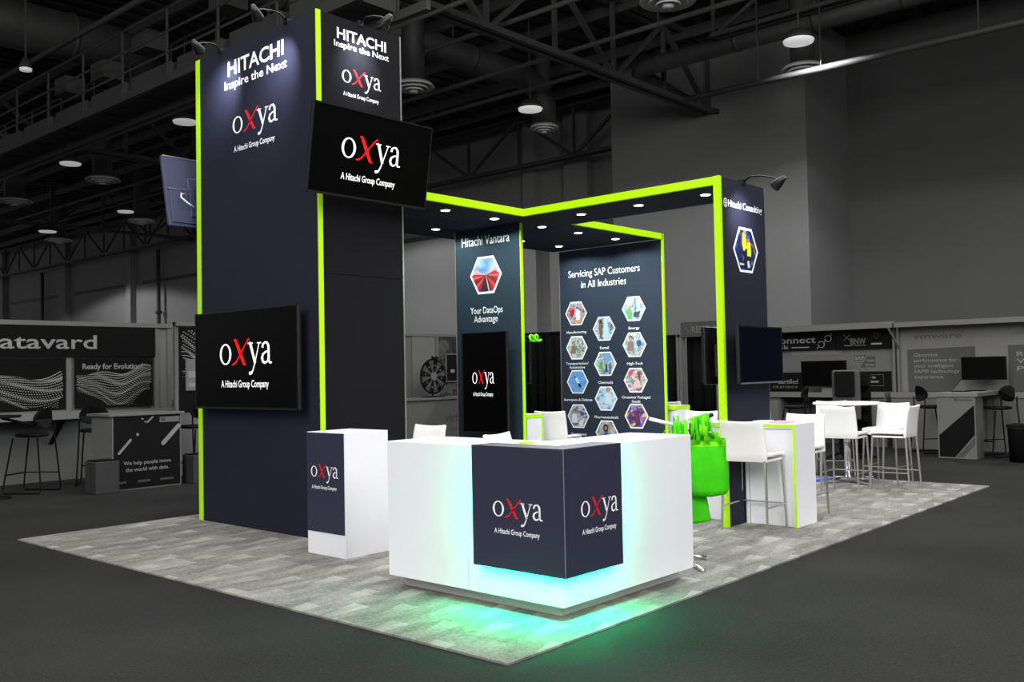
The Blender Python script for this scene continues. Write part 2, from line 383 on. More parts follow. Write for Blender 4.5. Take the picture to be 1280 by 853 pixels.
# round ducts
def bend(c, pts, r, name, label):
    t = thing(name, label, 'duct', pts[0]); MB().tube(pts, r, 14).build('run', h_duct, t, smooth=True)
    L_ = sum((Vector(pts[i+1])-Vector(pts[i])).length for i in range(len(pts)-1))
    for i in range(len(pts)-1):
        a, b_ = Vector(pts[i]), Vector(pts[i+1]); l = (b_-a).length
        for k in range(1, int(l/2.4)+1):
            d = (b_-a).normalized(); p = a+d*2.4*k
            if (b_-p).length > .3: MB().tube([p-d*.05, p+d*.05], r*1.07, 14).build('collar', h_duct, t, smooth=True)
    return t
bend(0, [(25, -6, 11.05), (25, 15.9, 11.05), (25.05, 16.5, 11.04), (25.3, 16.85, 11.0), (25.8, 16.95, 10.97), (28.7, 16.95, 10.6)], .27, 'round_duct', 'large round duct along the upper right, bending down to the wall box')
bend(0, [(12, 20.9, 11.6), (24.2, 20.9, 11.6), (24.9, 20.8, 11.3), (25.1, 20.7, 10.8), (25.1, 20.7, 10.0)], .42, 'round_duct', 'dark round duct elbowing down over the centre gap')
bend(0, [(5, 28.5, 11.8), (13.6, 28.5, 11.8), (15.4, 29.5, 11.6)], .7, 'round_duct', 'fat dark duct along the top left corner')
MB().tube([(28.7, 16.95, 10.6), (29.5, 16.4, 10.5)], .1, 8).build('branch_pipe', h_duct, bpy.data.objects['round_duct'], smooth=True)
# catwalk
cw = thing('catwalk', 'dark steel catwalk with railings and hanging boxes under the roof, upper left', 'catwalk', (12, 14, 9.2))
for i in range(15):
    v = 15+2.4*i
    MB().box(12.0, v, 9.2, 13.3, v+2.0, 9.55).build('deck_box', h_steel, cw)
    for u in (11.95, 13.35): MB().tube([(u, v, 9.1), (u, v, 10.9)], .035, 4).build('rail_post', h_steel, cw)
for u in (11.95, 13.35):
    for z in (9.75, 10.3, 10.9): MB().tube([(u, 14, z), (u, 52, z)], .035, 5).build('rail', h_steel, cw)
for u in (12.0, 13.3): MB().box(u-.06, 14, 9.0, u+.06, 52, 9.2).build('stringer', h_steel, cw)
for k, (v, z) in enumerate([(24, 10.45), (26.5, 10.2), (29, 10.3), (20, 10.5)]):
    MB().box(12.3, v, z, 12.9, v+.8, z+.5).build('equipment_case', h_steel, cw)
# high bay lamps
def highbay(px, label, r=.4, small=False, z=10, group='high bay lamps', power=0):
    t = thing('high_bay_lamp', label, 'lamp', (*px, z))
    MB().lathe([(r*.5, .3), (r*.95, .12), (r, .06), (r*.97, .03)][::-1], (*px, z)).build('housing', h_duct, t, smooth=True)
    MB().lathe([(r*.05, -.04), (r*.9, -.03), (r*.95, .03)], (*px, z)).build('lens', h_lens2 if small else h_lens, t, smooth=True)
    MB().tube([(*px, z+.3), (*px, 13.22)], .025, 6).build('stem', h_steel, t)
    if power: spot('high_bay_glow', (px[0], px[1], z-.1), (px[0], px[1], 0), power, 156, .12, rad=.35, parent=t)
    return t
highbay((23.19, 19.70), 'bright high bay lamp over the gap between tower and pale wall', .42, power=900)
highbay((23.36, 10.58), 'bright high bay lamp in front of the wall box corner', .42, power=2300)
highbay((16.05, 37.43), 'high bay lamp above the largest left air diffuser', .42, True, power=800)
highbay((22.66, 46.4), 'high bay lamp right of the rear left diffuser', .42, True, power=800)
highbay((22.5, 55.5), 'smallest, farthest high bay lamp at the far left', .5, True, power=800)
highbay((16.1, 28.75), 'high bay lamp half hidden behind the tower left edge', .42, True, power=700)
highbay((10.3, 26.8), 'tiny lamp near the catwalk in the top left corner', .17, True, 10)
spot('high_bay_glow', (23.3, 2, 9.9), (23.3, 2, 0), 1100, 156, .12, rad=.35)
spot('high_bay_glow', (25, 66, 9.9), (25, 66, 0), 2000, 156, .12, rad=.35)
spot('high_bay_glow', (26, 34, 9.9), (26, 34, 0), 1500, 156, .12, rad=.35)
def diffuser(p, label, r=.6, duct=True):
    t = thing('air_diffuser', label, 'diffuser', p)
    for k, (ra, z) in enumerate([(r, 0), (r*.72, -.05), (r*.46, -.1)]):
        MB().lathe([(ra*.80, z+.10), (ra*.84, z+.13), (ra, z), (ra*.97, z-.02), (ra*.8, z+.06)], p, 28).build('ring', h_ring, t, smooth=True)
    MB().lathe([(r*.2, -.16), (r*.22, -.1), (r*.1, .05)], p, 20).build('centre_cone', h_ring, t, smooth=True)
    MB().lathe([(r*.55, .05), (r*.55, 13.22-p[2])], p, 18).build('duct_drop', h_duct, t, smooth=True)
for p, l, r in [((25.05, 20.67, 9.9), 'round ringed air diffuser below the lamp over the centre gap', .5), ((25.4, 11.4, 9.9), 'round air diffuser beneath the lamp at the wall box', .62),
             ((18.15, 39.2, 9.9), 'largest round air diffuser left of the tower', .72), ((24.4, 48.2, 9.9), 'small round air diffuser just left of the hanging TV back', .72),
             ((18.67, 20.34, 9.9), 'round air diffuser peeking out behind the tower right edge', .62), ((17.4, 46.6, 9.9), 'round air diffuser at the left picture edge', .8),
             ((18.5, 11.5, 9.95), 'round air diffuser cut off by the top of the picture', .65), ((24.3, 58.3, 9.95), 'faint thin air diffuser beside the farthest lamp', .8)]:
    diffuser(p, l, r)

# ================================================================== BOOTH STRUCTURE
H = 3.304
carpet = MB().box(0, 0, 0, 8.75, 6.165, .012).build('booth_carpet', carpet_mat(), loc=None)
carpet.location = (3.592, 3.275, 0); carpet.rotation_euler.z = .0077
tag(carpet, 'pale grey patterned carpet rectangle under the whole booth', 'carpet')
FZ = .012
# tower
u0, v0, HT, LT, WT = 5.22, 7.0, 4.859, 2.083, 1.033
tw = thing('display_tower', 'tall navy tower with lime edge trims at the left of the booth', 'tower', (u0, v0, 0))
MB().box(u0+.03, v0+.03, FZ, u0+WT-.03, v0+LT-.03, HT-.02).build('core', navy, tw)
def panel_seams(): pass
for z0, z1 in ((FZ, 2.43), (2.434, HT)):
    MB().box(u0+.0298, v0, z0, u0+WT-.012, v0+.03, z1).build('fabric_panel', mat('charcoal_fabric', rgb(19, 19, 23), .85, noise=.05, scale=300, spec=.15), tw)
    MB().box(u0+WT-.03, v0+.04, z0, u0+WT, v0+LT-.04, z1).build('fabric_panel', navy, tw)
    MB().box(u0+.04, v0+LT-.03, z0, u0+WT-.04, v0+LT, z1).build('fabric_panel', navy, tw)
MB().box(u0, v0, FZ, u0+.0295, v0+LT-.07, HT).build('fabric_panel', navy, tw)
MB().box(u0, v0-.012, FZ, u0+.05, v0-.0005, HT+.004).build('lime_trim', lime, tw)
MB().box(u0-.006, v0+LT-.07, FZ, u0+.044, v0+LT+.006, HT+.004).build('lime_trim', lime, tw)
MB().box(u0+WT-.012, v0-.004, FZ, u0+WT+.004, v0+.03, HT).build('edge_profile', alu, tw)
MB().box(u0+.02, v0+.02, HT-.02, u0+WT-.02, v0+LT-.02, HT).build('top_cap', navy, tw)
e = .0015
lettering('HITACHI', (u0-e, 8.469, 4.562), (u0-e, 7.498, 4.562), .145, printw, tw, .022)
lettering('Inspire the Next', (u0-e, 8.532, 4.43), (u0-e, 7.446, 4.43), .085, printw, tw, .014)
lettering('HITACHI', (5.465, v0-e, 4.658), (6.066, v0-e, 4.658), .10, printw, tw, .022)
lettering('Inspire the Next', (5.431, v0-e, 4.577), (6.10, v0-e, 4.577), .058, printw, tw, .014)
def frame_at(parent, p, rot):  # local XZ drawing plane
    o = bpy.data.objects.new('print_area', None); COL.objects.link(o); o.parent = parent; o.location = Vector(p)-parent.location; o.rotation_euler.z = rot; o.empty_display_size = .05
    return o
def wall_logo(parent, p, rot, width, mw=printw, mr=printr, xh=None):
    """the wordmark on a plane: meshes carry their own placement"""
    objs = []
    k = width/3.97; kz = xh or k
    lg = logo(parent, 0, 0, width, mw, mr, 0, xh); objs.append((lg, 0, 0))
    t = lettering_local('A Hitachi Group Company', 0, 3.62*k, 0, .34*kz, mw, parent, 0, .012); objs.append((t, .1*k, -1.12*kz))
    P = Vector(p)-parent.location
    for o, dx, dz in objs:
        o.location = P+Vector((math.cos(rot)*dx, math.sin(rot)*dx, dz)); o.rotation_euler.z = rot
wall_logo(tw, (u0-e, 8.39, 3.952), R(-90), .78, xh=.165)
wall_logo(tw, (5.519, v0-e, 4.257), 0, .475, xh=.115)
# canopy
uA, uB, uE = u0+WT+.004, 7.907, 10.73; vF, vK = 6.85, 8.70; vP = 4.40; uP2 = 8.80
cp = thing('canopy', 'navy overhead canopy with lime edges and recessed downlights', 'canopy', (uB, vF, H-.075))
navyc2 = navyc
MB().box(uA, vF+.03, H-.072, uB, vK, H-.005).build('canopy_deck', navyc, cp)
MB().box(uB+.001, vF+.0305, H-.072, uP2-.001, vK, H-.005).build('canopy_deck', navyc, cp)
MB().box(uP2, vF+.03, H-.072, uE-.04, vK, H-.005).build('canopy_deck', navyc, cp)
MB().box(uB+.031, vP+.064, H-.072, uP2-.005, vF+.029, H-.005).build('canopy_deck', navyc, cp)
for x0, y0, x1, y1 in [(uA, vF-.012, uB+.03, vF+.03), (uB-.012, vP+.063, uB+.03, vF-.0125), (uP2, vF-.012, uE, vF+.03), (uP2-.004, vP+.064, uP2+.008, vF-.0125)]:
    MB().box(x0, y0, H-.078, x1, y1, H).build('lime_trim' if (x0, y0) != (uP2-.004, vP+.064) else 'edge_profile', lime if (x0, y0) != (uP2-.004, vP+.064) else alu, cp)
for x in (7.0, 8.95): MB().box(x, vF+.04, H-.0735, x+.006, vK, H-.07).build('seam', black, cp)
MB().box(uA, 7.78, H-.0735, uE-.05, 7.786, H-.07).build('seam', black, cp)
for i, (x, y) in enumerate([(7.0, 7.16), (7.8, 7.19), (8.67, 7.22), (9.4, 7.235), (10.21, 7.24), (7.84, 8.19), (9.405, 8.2), (10.21, 8.2), (7.0, 8.19), (8.62, 8.2), (8.3, 6.34), (8.3, 5.58), (8.3, 4.78)]):
    z = H-.075
    o = MB().lathe([(.058, -.004), (.060, .0), (.058, .02)], (x, y, z), 20).build('downlight', alu, cp, smooth=True)
    MB().lathe([(.02, -.007), (.047, -.0065), (.050, -.002)], (x, y, z), 20).build('lens', lampm, o, smooth=True)
    spot('downlight_glow', (x, y, z-.02), (x, y, 0), 42, 166, .25, (.86, 1, .98), .05, cp)
# panel on the right (facing the right-hand aisle)
pp = thing('display_wall', 'navy end panel with yellow-vest worker hexagon at the right of the booth', 'panel', (uB, vP, 0))
MB().box(uB+.03, vP, FZ, uP2, vP+.06, H).build('fabric_panel', navy, pp)
MB().box(uB-.012, vP-.002, FZ, uB+.03, vP+.062, H+.004).build('lime_trim', lime, pp)
MB().box(uP2, vP-.003, FZ, uP2+.008, vP+.06, H).build('edge_profile', alu, pp)
lettering('Hitachi Consulting', (8.055, vP-e, 3.035), (8.74, vP-e, 3.035), .065, printw, pp, .018)
q = MB(); n = 20
q.add([(8.005+.036*math.cos(2*math.pi*i/n), vP-e, 3.064+.045*math.sin(2*math.pi*i/n)) for i in range(n)]+[(8.005+.028*math.cos(2*math.pi*i/n), vP-e, 3.064+.036*math.sin(2*math.pi*i/n)) for i in range(n)], [(i, (i+1) % n, n+(i+1) % n, n+i) for i in range(n)])
q.box(7.997, vP-e, 3.024, 8.002, vP-.001, 3.104); q.box(8.008, vP-e, 3.024, 8.013, vP-.001, 3.104); q.box(7.972, vP-e, 3.061, 8.038, vP-.001, 3.067)
q.build('round_emblem', printw, pp)
hxp = hexagon(pp, 8.385-uB, 2.64, .252, .219, photo_mat('workshop_photo', [(8, 16, 46), (16, 44, 110), (10, 14, 24), (60, 80, 130), (150, 90, 60)], 7, 3),
        [([(-.25, .75), (-.05, .82), (.0, .55), (.1, .1), (-.2, -.05), (-.3, .3)], (214, 226, 40)), (ell(-.1, .8, .09, .1), (190, 120, 80)), ([(.12, .35), (.32, .4), (.42, .0), (.38, -.28), (.08, -.25)], (205, 222, 40)),
         (ell(.2, .5, .1, .11), (180, 110, 80)), (ell(.2, .58, .11, .07), (40, 80, 190)), ([(-.2, -.05), (.08, -.1), (.05, -.85), (-.1, -.85)], (18, 20, 30)), ([(.1, -.25), (.38, -.28), (.34, -.8), (.15, -.8)], (24, 28, 46)), ([(.05, -.5), (.2, -.45), (.3, -.75), (.1, -.8)], (200, 205, 225)), ([(-.6, -.6), (-.2, -.62), (-.2, -.68), (-.5, -.7)], (210, 215, 230))], y=0)
# Vantara-side panel
vv0, vv1, uV = 7.185, 8.272, 8.243
vp = thing('display_wall', 'narrow teal panel with red light-trail hexagon behind the reception counter', 'panel', (uV, vv1, 0), R(-90))
def vbox(b, x0, x1, y0, y1, z0, z1): return b.box(x0, y0, z0, x1, y1, z1)
W = vv1-vv0; zt = H-.078
MB().box(.012, 0, FZ, W-.016, .03, zt).build('fabric_panel', teal, vp, world=False)
MB().box(W-.016, -.006, FZ, W, .030, zt).build('lime_trim', lime, vp, world=False)
MB().box(0, -.004, FZ, .012, .034, zt).build('edge_profile', alu, vp, world=False)
lx = lambda v: vv1-v
lettering_local('Hitachi Vantara', lx(8.152), lx(7.365), 3.035, .115, printw, vp, -e, .002)
lettering_local('Your DataOps', lx(8.022), lx(7.494), 2.205, .08, printw, vp, -e, .004)
lettering_local('Advantage', lx(7.964), lx(7.574), 2.10, .08, printw, vp, -e, .004)
hexagon(vp, lx(7.757), 2.665, .262, .225, photo_mat('dusk_sky_print', [(86, 124, 178), (120, 156, 200), (168, 192, 214), (196, 206, 216)], 3.5, 1),
        [([(-.8, .18), (-.55, .34), (-.3, .12), (-.05, .04), (.1, .05), (.3, .2), (.62, .46), (.8, .2), (.88, .0), (-.88, .0)], (206, 150, 160)),
         ([(-.88, .0), (-.7, .08), (-.4, .06), (.0, .0), (.3, .1), (.6, .22), (.88, .0), (.45, -.86), (-.45, -.86)], (160, 24, 32)),
         ([(-.82, -.1), (-.2, -.03), (-.2, -.07), (-.78, -.2)], (226, 96, 96)), ([(.82, .0), (.2, .02), (.2, -.04), (.8, -.12)], (226, 90, 90)),
         ([(-.72, -.3), (-.1, -.06), (-.12, -.12), (-.62, -.48)], (104, 10, 18)), ([(.72, -.26), (.15, -.05), (.15, -.1), (.64, -.44)], (108, 10, 18)),
         ([(-.6, -.55), (-.12, -.12), (-.14, -.2), (-.52, -.7)], (214, 70, 76)), ([(.6, -.55), (.14, -.12), (.16, -.18), (.52, -.66)], (220, 66, 72)),
         ([(-.03, -.02), (.06, -.02), (.36, -.86), (-.34, -.86)], (28, 26, 36)), ([(.02, -.04), (.045, -.04), (.26, -.86), (.17, -.86)], (222, 170, 178))], y=0)
# far panel with industries
vf0, vf1, uF = 6.838, 8.62, 10.72
fp = thing('display_wall', 'wide slate panel of hexagonal industry photos at the rear', 'panel', (uF, vf1, 0), R(-90))
W = vf1-vf0
MB().box(.012, 0, FZ, W-.02, .03, zt).build('fabric_panel', slate, fp, world=False)
MB().box(W-.02, -.010, FZ, W, .030, H).build('lime_trim', lime, fp, world=False)
MB().box(0, -.004, FZ, .012, .034, zt).build('edge_profile', alu, fp, world=False)
lx = lambda v: vf1-v
lettering_local('Servicing SAP Customers', lx(8.446), lx(7.213), 2.835, .10, printw, fp, -e, .002)
lettering_local('in All Industries', lx(8.218), lx(7.441), 2.675, .10, printw, fp, -e, .002)
SK = (205, 150, 120)
pers = lambda x, z, body, hair, s_=1: [(ell(x, z+.28*s_, .14*s_, .17*s_), hair), (ell(x, z+.24*s_, .1*s_, .13*s_), SK), ([(x-.24*s_, z-.6*s_), (x-.2*s_, z+.02*s_), (x-.06*s_, z+.1*s_), (x+.06*s_, z+.1*s_), (x+.2*s_, z+.02*s_), (x+.24*s_, z-.6*s_)], body)]
pics = [
 ((8.322, 2.316), 'Manufacturing', 2.05, [(150, 40, 36), (60, 30, 40), (200, 205, 215), (40, 60, 110), (220, 150, 120)], [([(.0, -.6), (.35, -.55), (.4, .1), (.15, .4), (-.02, .1)], (215, 218, 230)), ([(-.6, -.2), (-.15, -.1), (-.1, .4), (-.5, .3)], (170, 30, 34)), ([(-.3, -.8), (.4, -.8), (.5, -.55), (-.4, -.6)], (214, 150, 118))]),
 ((7.327, 2.326), 'Energy', 2.065, [(90, 140, 200), (150, 185, 220), (220, 228, 235), (120, 130, 140)], [([(-.7, -.1), (-.3, .1), (-.1, -.3), (-.2, -.85), (-.45, -.85)], (110, 170, 90)), (ell(-.32, .25, .17, .22), SK), (ell(-.34, .42, .2, .15), (240, 240, 240)), ([(.1, .85), (.2, .85), (.2, -.5), (.1, -.5)], (60, 110, 170)), ([(.35, .8), (.42, .8), (.42, -.5), (.35, -.5)], (235, 240, 245)), ([(.0, -.3), (.6, -.2), (.4, -.7), (.0, -.7)], (70, 70, 76))]),
 ((7.833, 2.075), 'Retail', 1.81, [(60, 55, 55), (120, 130, 145), (190, 205, 220), (90, 70, 60)], [([(.05, .85), (.3, .85), (.45, -.85), (-.1, -.85)], (176, 205, 226)), ([(-.4, .7), (-.1, .8), (-.12, -.2), (-.2, -.8), (-.35, -.8), (-.45, .0)], (120, 84, 62)), (ell(-.28, .6, .1, .15), (40, 28, 24))]),
 ((8.321, 1.822), 'Transportation/', 1.60, [(110, 110, 96), (170, 190, 190), (214, 218, 214), (90, 80, 70)], pers(-.3, .1, (150, 110, 90), (50, 34, 28))+[([(.0, -.5), (.2, .0), (.6, .2), (.5, -.3), (.2, -.8)], (150, 165, 150))]),
 ((7.328, 1.834), 'High-Tech', 1.58, [(150, 185, 190), (200, 215, 218), (120, 120, 120), (226, 228, 228)], pers(-.3, .2, (150, 116, 112), (40, 32, 30), 1.2)+[(ell(.4, .1, .22, .28), (40, 90, 160))]),
 ((7.826, 1.582), 'Chemicals', 1.325, [(60, 66, 60), (130, 140, 140), (200, 214, 224), (96, 140, 60)], [([(-.45, .8), (.5, .8), (.7, .3), (.2, .2)], (110, 160, 215)), ([(-.6, -.1), (-.2, .0), (-.2, -.5), (-.5, -.4)], (80, 170, 50)), ([(.0, -.7), (.05, .0), (.2, .0), (.2, -.7)], (30, 56, 130)), ([(.35, -.65), (.4, .05), (.52, .05), (.5, -.6)], (36, 70, 150))]),
 ((8.32, 1.334), 'Aerospace & Defense', 1.08, [(92, 150, 214), (104, 162, 222), (120, 174, 228)], [([(-.22, .42), (-.05, .4), (.25, -.2), (.3, -.42), (.1, -.35), (-.18, .2)], (232, 232, 236)), ([(.0, -.1), (.25, -.15), (.34, -.42), (.16, -.48)], (30, 30, 36)), ([(-.3, .4), (-.16, .5), (-.1, .3)], (60, 60, 70))]),
 ((7.322, 1.349), 'Consumer Packaged', 1.12, [(190, 120, 140), (230, 226, 226), (120, 84, 90), (216, 200, 196)], [(ell(-.4, .6, .18, .2), (226, 60, 120)), ([(.15, .8), (.4, .6), (.42, -.2), (.2, .2)], (130, 76, 50)), ([(-.2, -.7), (.4, -.6), (.3, .0), (-.1, -.1)], (226, 190, 200)), (ell(-.4, .1, .14, .14), (90, 190, 150))]),
 ((7.825, 1.096), 'Pharmaceuticals', .84, [(70, 120, 176), (150, 190, 220), (206, 224, 236), (120, 160, 200)], pers(.2, .35, (206, 226, 240), (150, 110, 70), 1.3)+[(ell(-.1, -.8+.1, .12, .1), (216, 226, 150))]),
 ((8.319, .843), 'Government', .59, [(80, 80, 90), (200, 205, 214), (150, 160, 176), (50, 46, 50)], pers(-.35, .1, (226, 230, 238), (60, 40, 32), 1.1)+[(ell(-.1, .7, .12, .14), (150, 100, 80)), ([(.1, -.5), (.5, -.2), (.4, -.85), (.1, -.85)], (234, 230, 214)), ([(.1, .5), (.6, .3), (.5, .1), (.2, .2)], (60, 80, 150))]),
 ((7.322, .86), 'Entertainment', .60, [(200, 160, 50), (90, 60, 130), (60, 40, 60), (150, 110, 190), (226, 190, 60)], [([(-.25, .6), (.1, .8), (.25, .3), (.35, -.8), (-.05, -.8)], (70, 50, 120)), (ell(-.15, .6, .22, .2), (120, 120, 200)), ([(-.1, .3), (.12, .3), (.15, -.4), (.0, -.45)], (150, 40, 36))]),
 ((7.824, .623), None, 0, [(120, 160, 190), (190, 196, 190), (100, 90, 80), (214, 200, 180)], [(ell(-.08, .35, .24, .36), (52, 30, 26)), (ell(-.08, .36, .12, .17), (190, 130, 104)), ([(-.4, -.8), (-.32, -.15), (-.12, .08), (.0, .08), (.2, -.12), (.3, -.8)], (40, 84, 180)), ([(-.46, -.7), (-.4, -.2), (-.32, -.15), (-.36, -.8)], (196, 140, 112))])]
for i, ((v, z), lab, lz, cols, sh) in enumerate(pics):
    hexagon(fp, lx(v), z, .196, .168, photo_mat('industry_photo', cols, 13, i+2), sh)
    if lab:
        wd = .026*len(lab)+.02; wd = {'Retail': .15, 'Energy': .18}.get(lab, wd)
        lettering_local(lab, lx(v)-wd/2, lx(v)+wd/2, lz-.02, .036, printw, fp, -e, .01)
    if lab == 'Transportation/': lettering_local('Automotive', lx(v)-.14, lx(v)+.14, 1.525, .036, printw, fp, -e, .01)
    if lab == 'Consumer Packaged': lettering_local('Goods', lx(v)-.07, lx(v)+.07, 1.043, .036, printw, fp, -e, .01)

# ================================================================== TVs
def tv(label, w_, h, loc, rz, tilt=0, logo_=None, thick=.06, scr=screen, mount=.08, cat='tv', mats=(black, black), detail=False):
    """local: screen in XZ facing -Y, centre at origin"""
    t = thing('wall_tv', label, cat, loc, rz); t.rotation_euler = (tilt, 0, rz)
    MB().box(-w_/2, -.0, -h/2, w_/2, thick*.5, h/2).build('housing', mats[0], t, world=False, bevel=.006)
    q = MB(); b = .012
    for x0, z0, x1, z1 in [(-w_/2, -h/2, w_/2, -h/2+b*1.6), (-w_/2, h/2-b, w_/2, h/2), (-w_/2, -h/2, -w_/2+b, h/2), (w_/2-b, -h/2, w_/2, h/2)]: q.box(x0, -.008, z0, x1, .0, z1)
    q.build('bezel', mats[1], t, world=False)
    sc = MB().box(-w_/2+b, -.004, -h/2+b*1.6, w_/2-b, .0, h/2-b).build('screen', scr, t, world=False)
    MB().box(-w_*.32, thick*.5, -h*.36, w_*.32, thick, h*.2).build('rear_cover', mats[0], t, world=False, bevel=.01)
    MB().box(-.2, thick, -.18, .2, thick+mount, .18).build('wall_bracket', steelb, t, world=False)
    if logo_:
        x0, x1, z0, xh = logo_; full_logo(sc, x0, z0, x1-x0, glow_w, glow_r, -.0055, xh)
    return t
# tower left face: v 7.12..8.92, z 1.18..2.15, plane 5.08
tv('large TV low on the tower left face', 1.77, .965, (5.08, 8.01, 1.667), R(-90), 0, (-.42, .478, -.045, .20), .07, mount=.065)
tv('TV hung high on the tower right face, tilted down', 1.40, .79, (5.60, 6.67, 3.487), 0, R(9), (-.365, .33, -.04, .175), .06, mount=.2)
tv('portrait TV on the narrow teal panel', .72, 1.185, (8.03, 7.605, 1.375), R(-90), 0, (-.195, .157, -.01, .13), .07, mount=.13)
tv('TV on the navy end panel, showing a dark reflection', (.878), .543, (8.33, 4.24, 1.613), 0, 0, None, .06, gloss, .09, mats=(black, black))
MB().box(-.43, -.0095, -.272, .43, -.0082, -.258).build('silver_lower_edge', mat('silver_bezel', (.3, .32, .45), .25, .6), bpy.data.objects['wall_tv.003'], world=False)
t = tv('TV seen from behind at the tower left rear edge', 1.40, .79, (5.69, 9.36, 3.49), R(180), R(12), None, .06, mount=.15, mats=(tvback, tvback))
for i in range(6): MB().box(.52-.07*i, .0605, -.1, .525-.07*i, .064, .02).build('vent_slot', black, t, world=False)
MB().box(.64, .031, -.05, .655, .035, .0).build('port_label', printw, t, world=False)
MB().box(-.66, .0301, -.36, .66, .045, .012).build('lower_cover', tvback, t, world=False, bevel=.005)
MB().box(-.69, .0, .386, .69, .034, .396).build('top_edge', alu, t, world=False)
MB().box(-.68, .031, .014, .68, .048, .022).build('rear_ridge', alu, t, world=False)
MB().tube([(.50, .065, -.04), (.56, .10, -.05), (.58, .12, -.1), (.52, .13, -.16), (.44, .12, -.2)], .009, 6).build('cable', printw, t, world=False, smooth=True)
tv('TV on the hidden side of the navy end panel, seen edge-on', .89, .55, (8.33, 4.62, 1.613), R(180), 0, None, .06, mount=.08)
tv('black TV mounted behind the teal panel', .6, .5, (8.46, 7.55, 1.6), R(90), 0, None, .06, mount=.07)

# ================================================================== spotlights on arms
def armlight(p_base, p_head, target, label, power=10, lit=True):
    t = thing('arm_spotlight', label, 'spotlight', p_base)
    a = Vector(p_base); b_ = Vector(p_head); m = (a+b_)/2+Vector((0, 0, .06))
    MB().box(a.x-.03, a.y-.03, a.z-.02, a.x+.03, a.y+.03, a.z+.03).build('clamp', black, t)
    MB().tube([a, a.lerp(m, .5)+Vector((0, 0, .03)), m, m.lerp(b_, .6)+Vector((0, 0, .015)), b_], .009, 6).build('arm', black, t, smooth=True)
    d = (Vector(target)-b_).normalized()
    MB().tube([b_-d*.06, b_, b_+d*.07, b_+d*.08], [.022, .04, .055, .055], 14).build('lamp_head', black, t, smooth=True)
    MB().tube([b_+d*.081, b_+d*.084], [.044, .044], 14).build('lens', lampm, t, smooth=True)
    spot('arm_glow', tuple(b_+d*.09), target, power, 80, .9, (.78, .82, 1), .04, t)
armlight((u0+.02, 8.62, HT), (4.75, 8.27, 4.72), (u0, 8.50, 4.45), 'lit arm spotlight at the upper left corner of the tower', 110)
armlight((u0+.02, 7.45, HT), (4.78, 7.3, 4.80), (u0, 7.55, 4.42), 'dark-headed arm spotlight over the tower left face', 110)
armlight((5.75, v0+.02, HT), (5.74, 6.6, 4.79), (5.72, v0, 4.5), 'arm spotlight over the tower right face', 90)
armlight((u0+WT-.02, 7.9, HT), (u0+WT+.42, 7.9, 4.70), (u0+WT, 7.9, 4.3), 'bright arm spotlight beyond the tower right edge', 30)
armlight((8.38, vP+.02, H), (8.20, 3.93, 3.225), (8.30, vP, 2.95), 'black arm spotlight above the navy end panel', 50)

# ================================================================== reception counter
rc = thing('reception_counter', 'white L-shaped reception counter with navy corner wrap and green underglow', 'counter', (4.36, 3.52, FZ))
zc, zb = 1.03, .10
cu, cv, eu, ev, dp = 4.36, 3.52, 5.82, 5.08, .52
q = MB(); Lp = [(cu, cv), (eu, cv), (eu, cv+dp), (cu+dp, cv+dp), (cu+dp, ev), (cu, ev)]
q.add([(x, y, zb) for x, y in Lp]+[(x, y, zc) for x, y in Lp], [(5, 4, 3, 2, 1, 0), (6, 7, 8, 9, 10, 11)]+[(i, (i+1) % 6, 6+(i+1) % 6, 6+i) for i in range(6)])
q.build('body', white, rc, bevel=.003)
pi = .125; q = MB(); Lq = [(cu+pi, cv+pi), (eu-.0, cv+pi), (eu-.0, cv+dp-.05), (cu+dp-.05, cv+dp-.05), (cu+dp-.05, ev-.03), (cu+pi, ev-.03)]
q.add([(x, y, FZ) for x, y in Lq]+[(x, y, zb) for x, y in Lq], [(5, 4, 3, 2, 1, 0), (6, 7, 8, 9, 10, 11)]+[(i, (i+1) % 6, 6+(i+1) % 6, 6+i) for i in range(6)])
q.build('plinth', mat('plinth_silver', (.62, .62, .62), .4, .2), rc)
for x0, y0, x1, y1 in [(cu-.002, cv+.78, cu+.001, cv+.782)]: MB().box(x0, y0, zb, x1, y1, .30).build('joint', mat('joint_grey', g(150), .7), rc)  # thin mid-grey strip marking the body joint
# navy wrap: stands proud of the body, closed on top
wu, wv, wu2, wv2, wz = 4.275, 3.435, 4.85, 4.175, .295
nb = MB()
nb.box(wu, wv, wz, wu+.03, wv2, zc+.003); o1 = nb.build('wrap_panel', navyb, rc)
lq = MB().box(wu+.03, wv, wz, wu2, wv+.03, zc+.003).build('wrap_panel', navyb, rc)
q = MB(); Lt = [(wu, wv), (wu2, wv), (wu2, wv+.2), (wu+.2, wv+.2), (wu+.2, wv2), (wu, wv2)]
q.add([(x, y, zc+.003) for x, y in Lt]+[(x, y, zc+.013) for x, y in Lt], [(5, 4, 3, 2, 1, 0), (6, 7, 8, 9, 10, 11)]+[(i, (i+1) % 6, 6+(i+1) % 6, 6+i) for i in range(6)])
q.build('wrap_top', navyb, rc)
MB().box(wu-.002, wv-.002, wz, wu+.002, wv+.002, zc+.013).build('corner_edge', mat('corner_edge_trim', g(120), .5), rc)
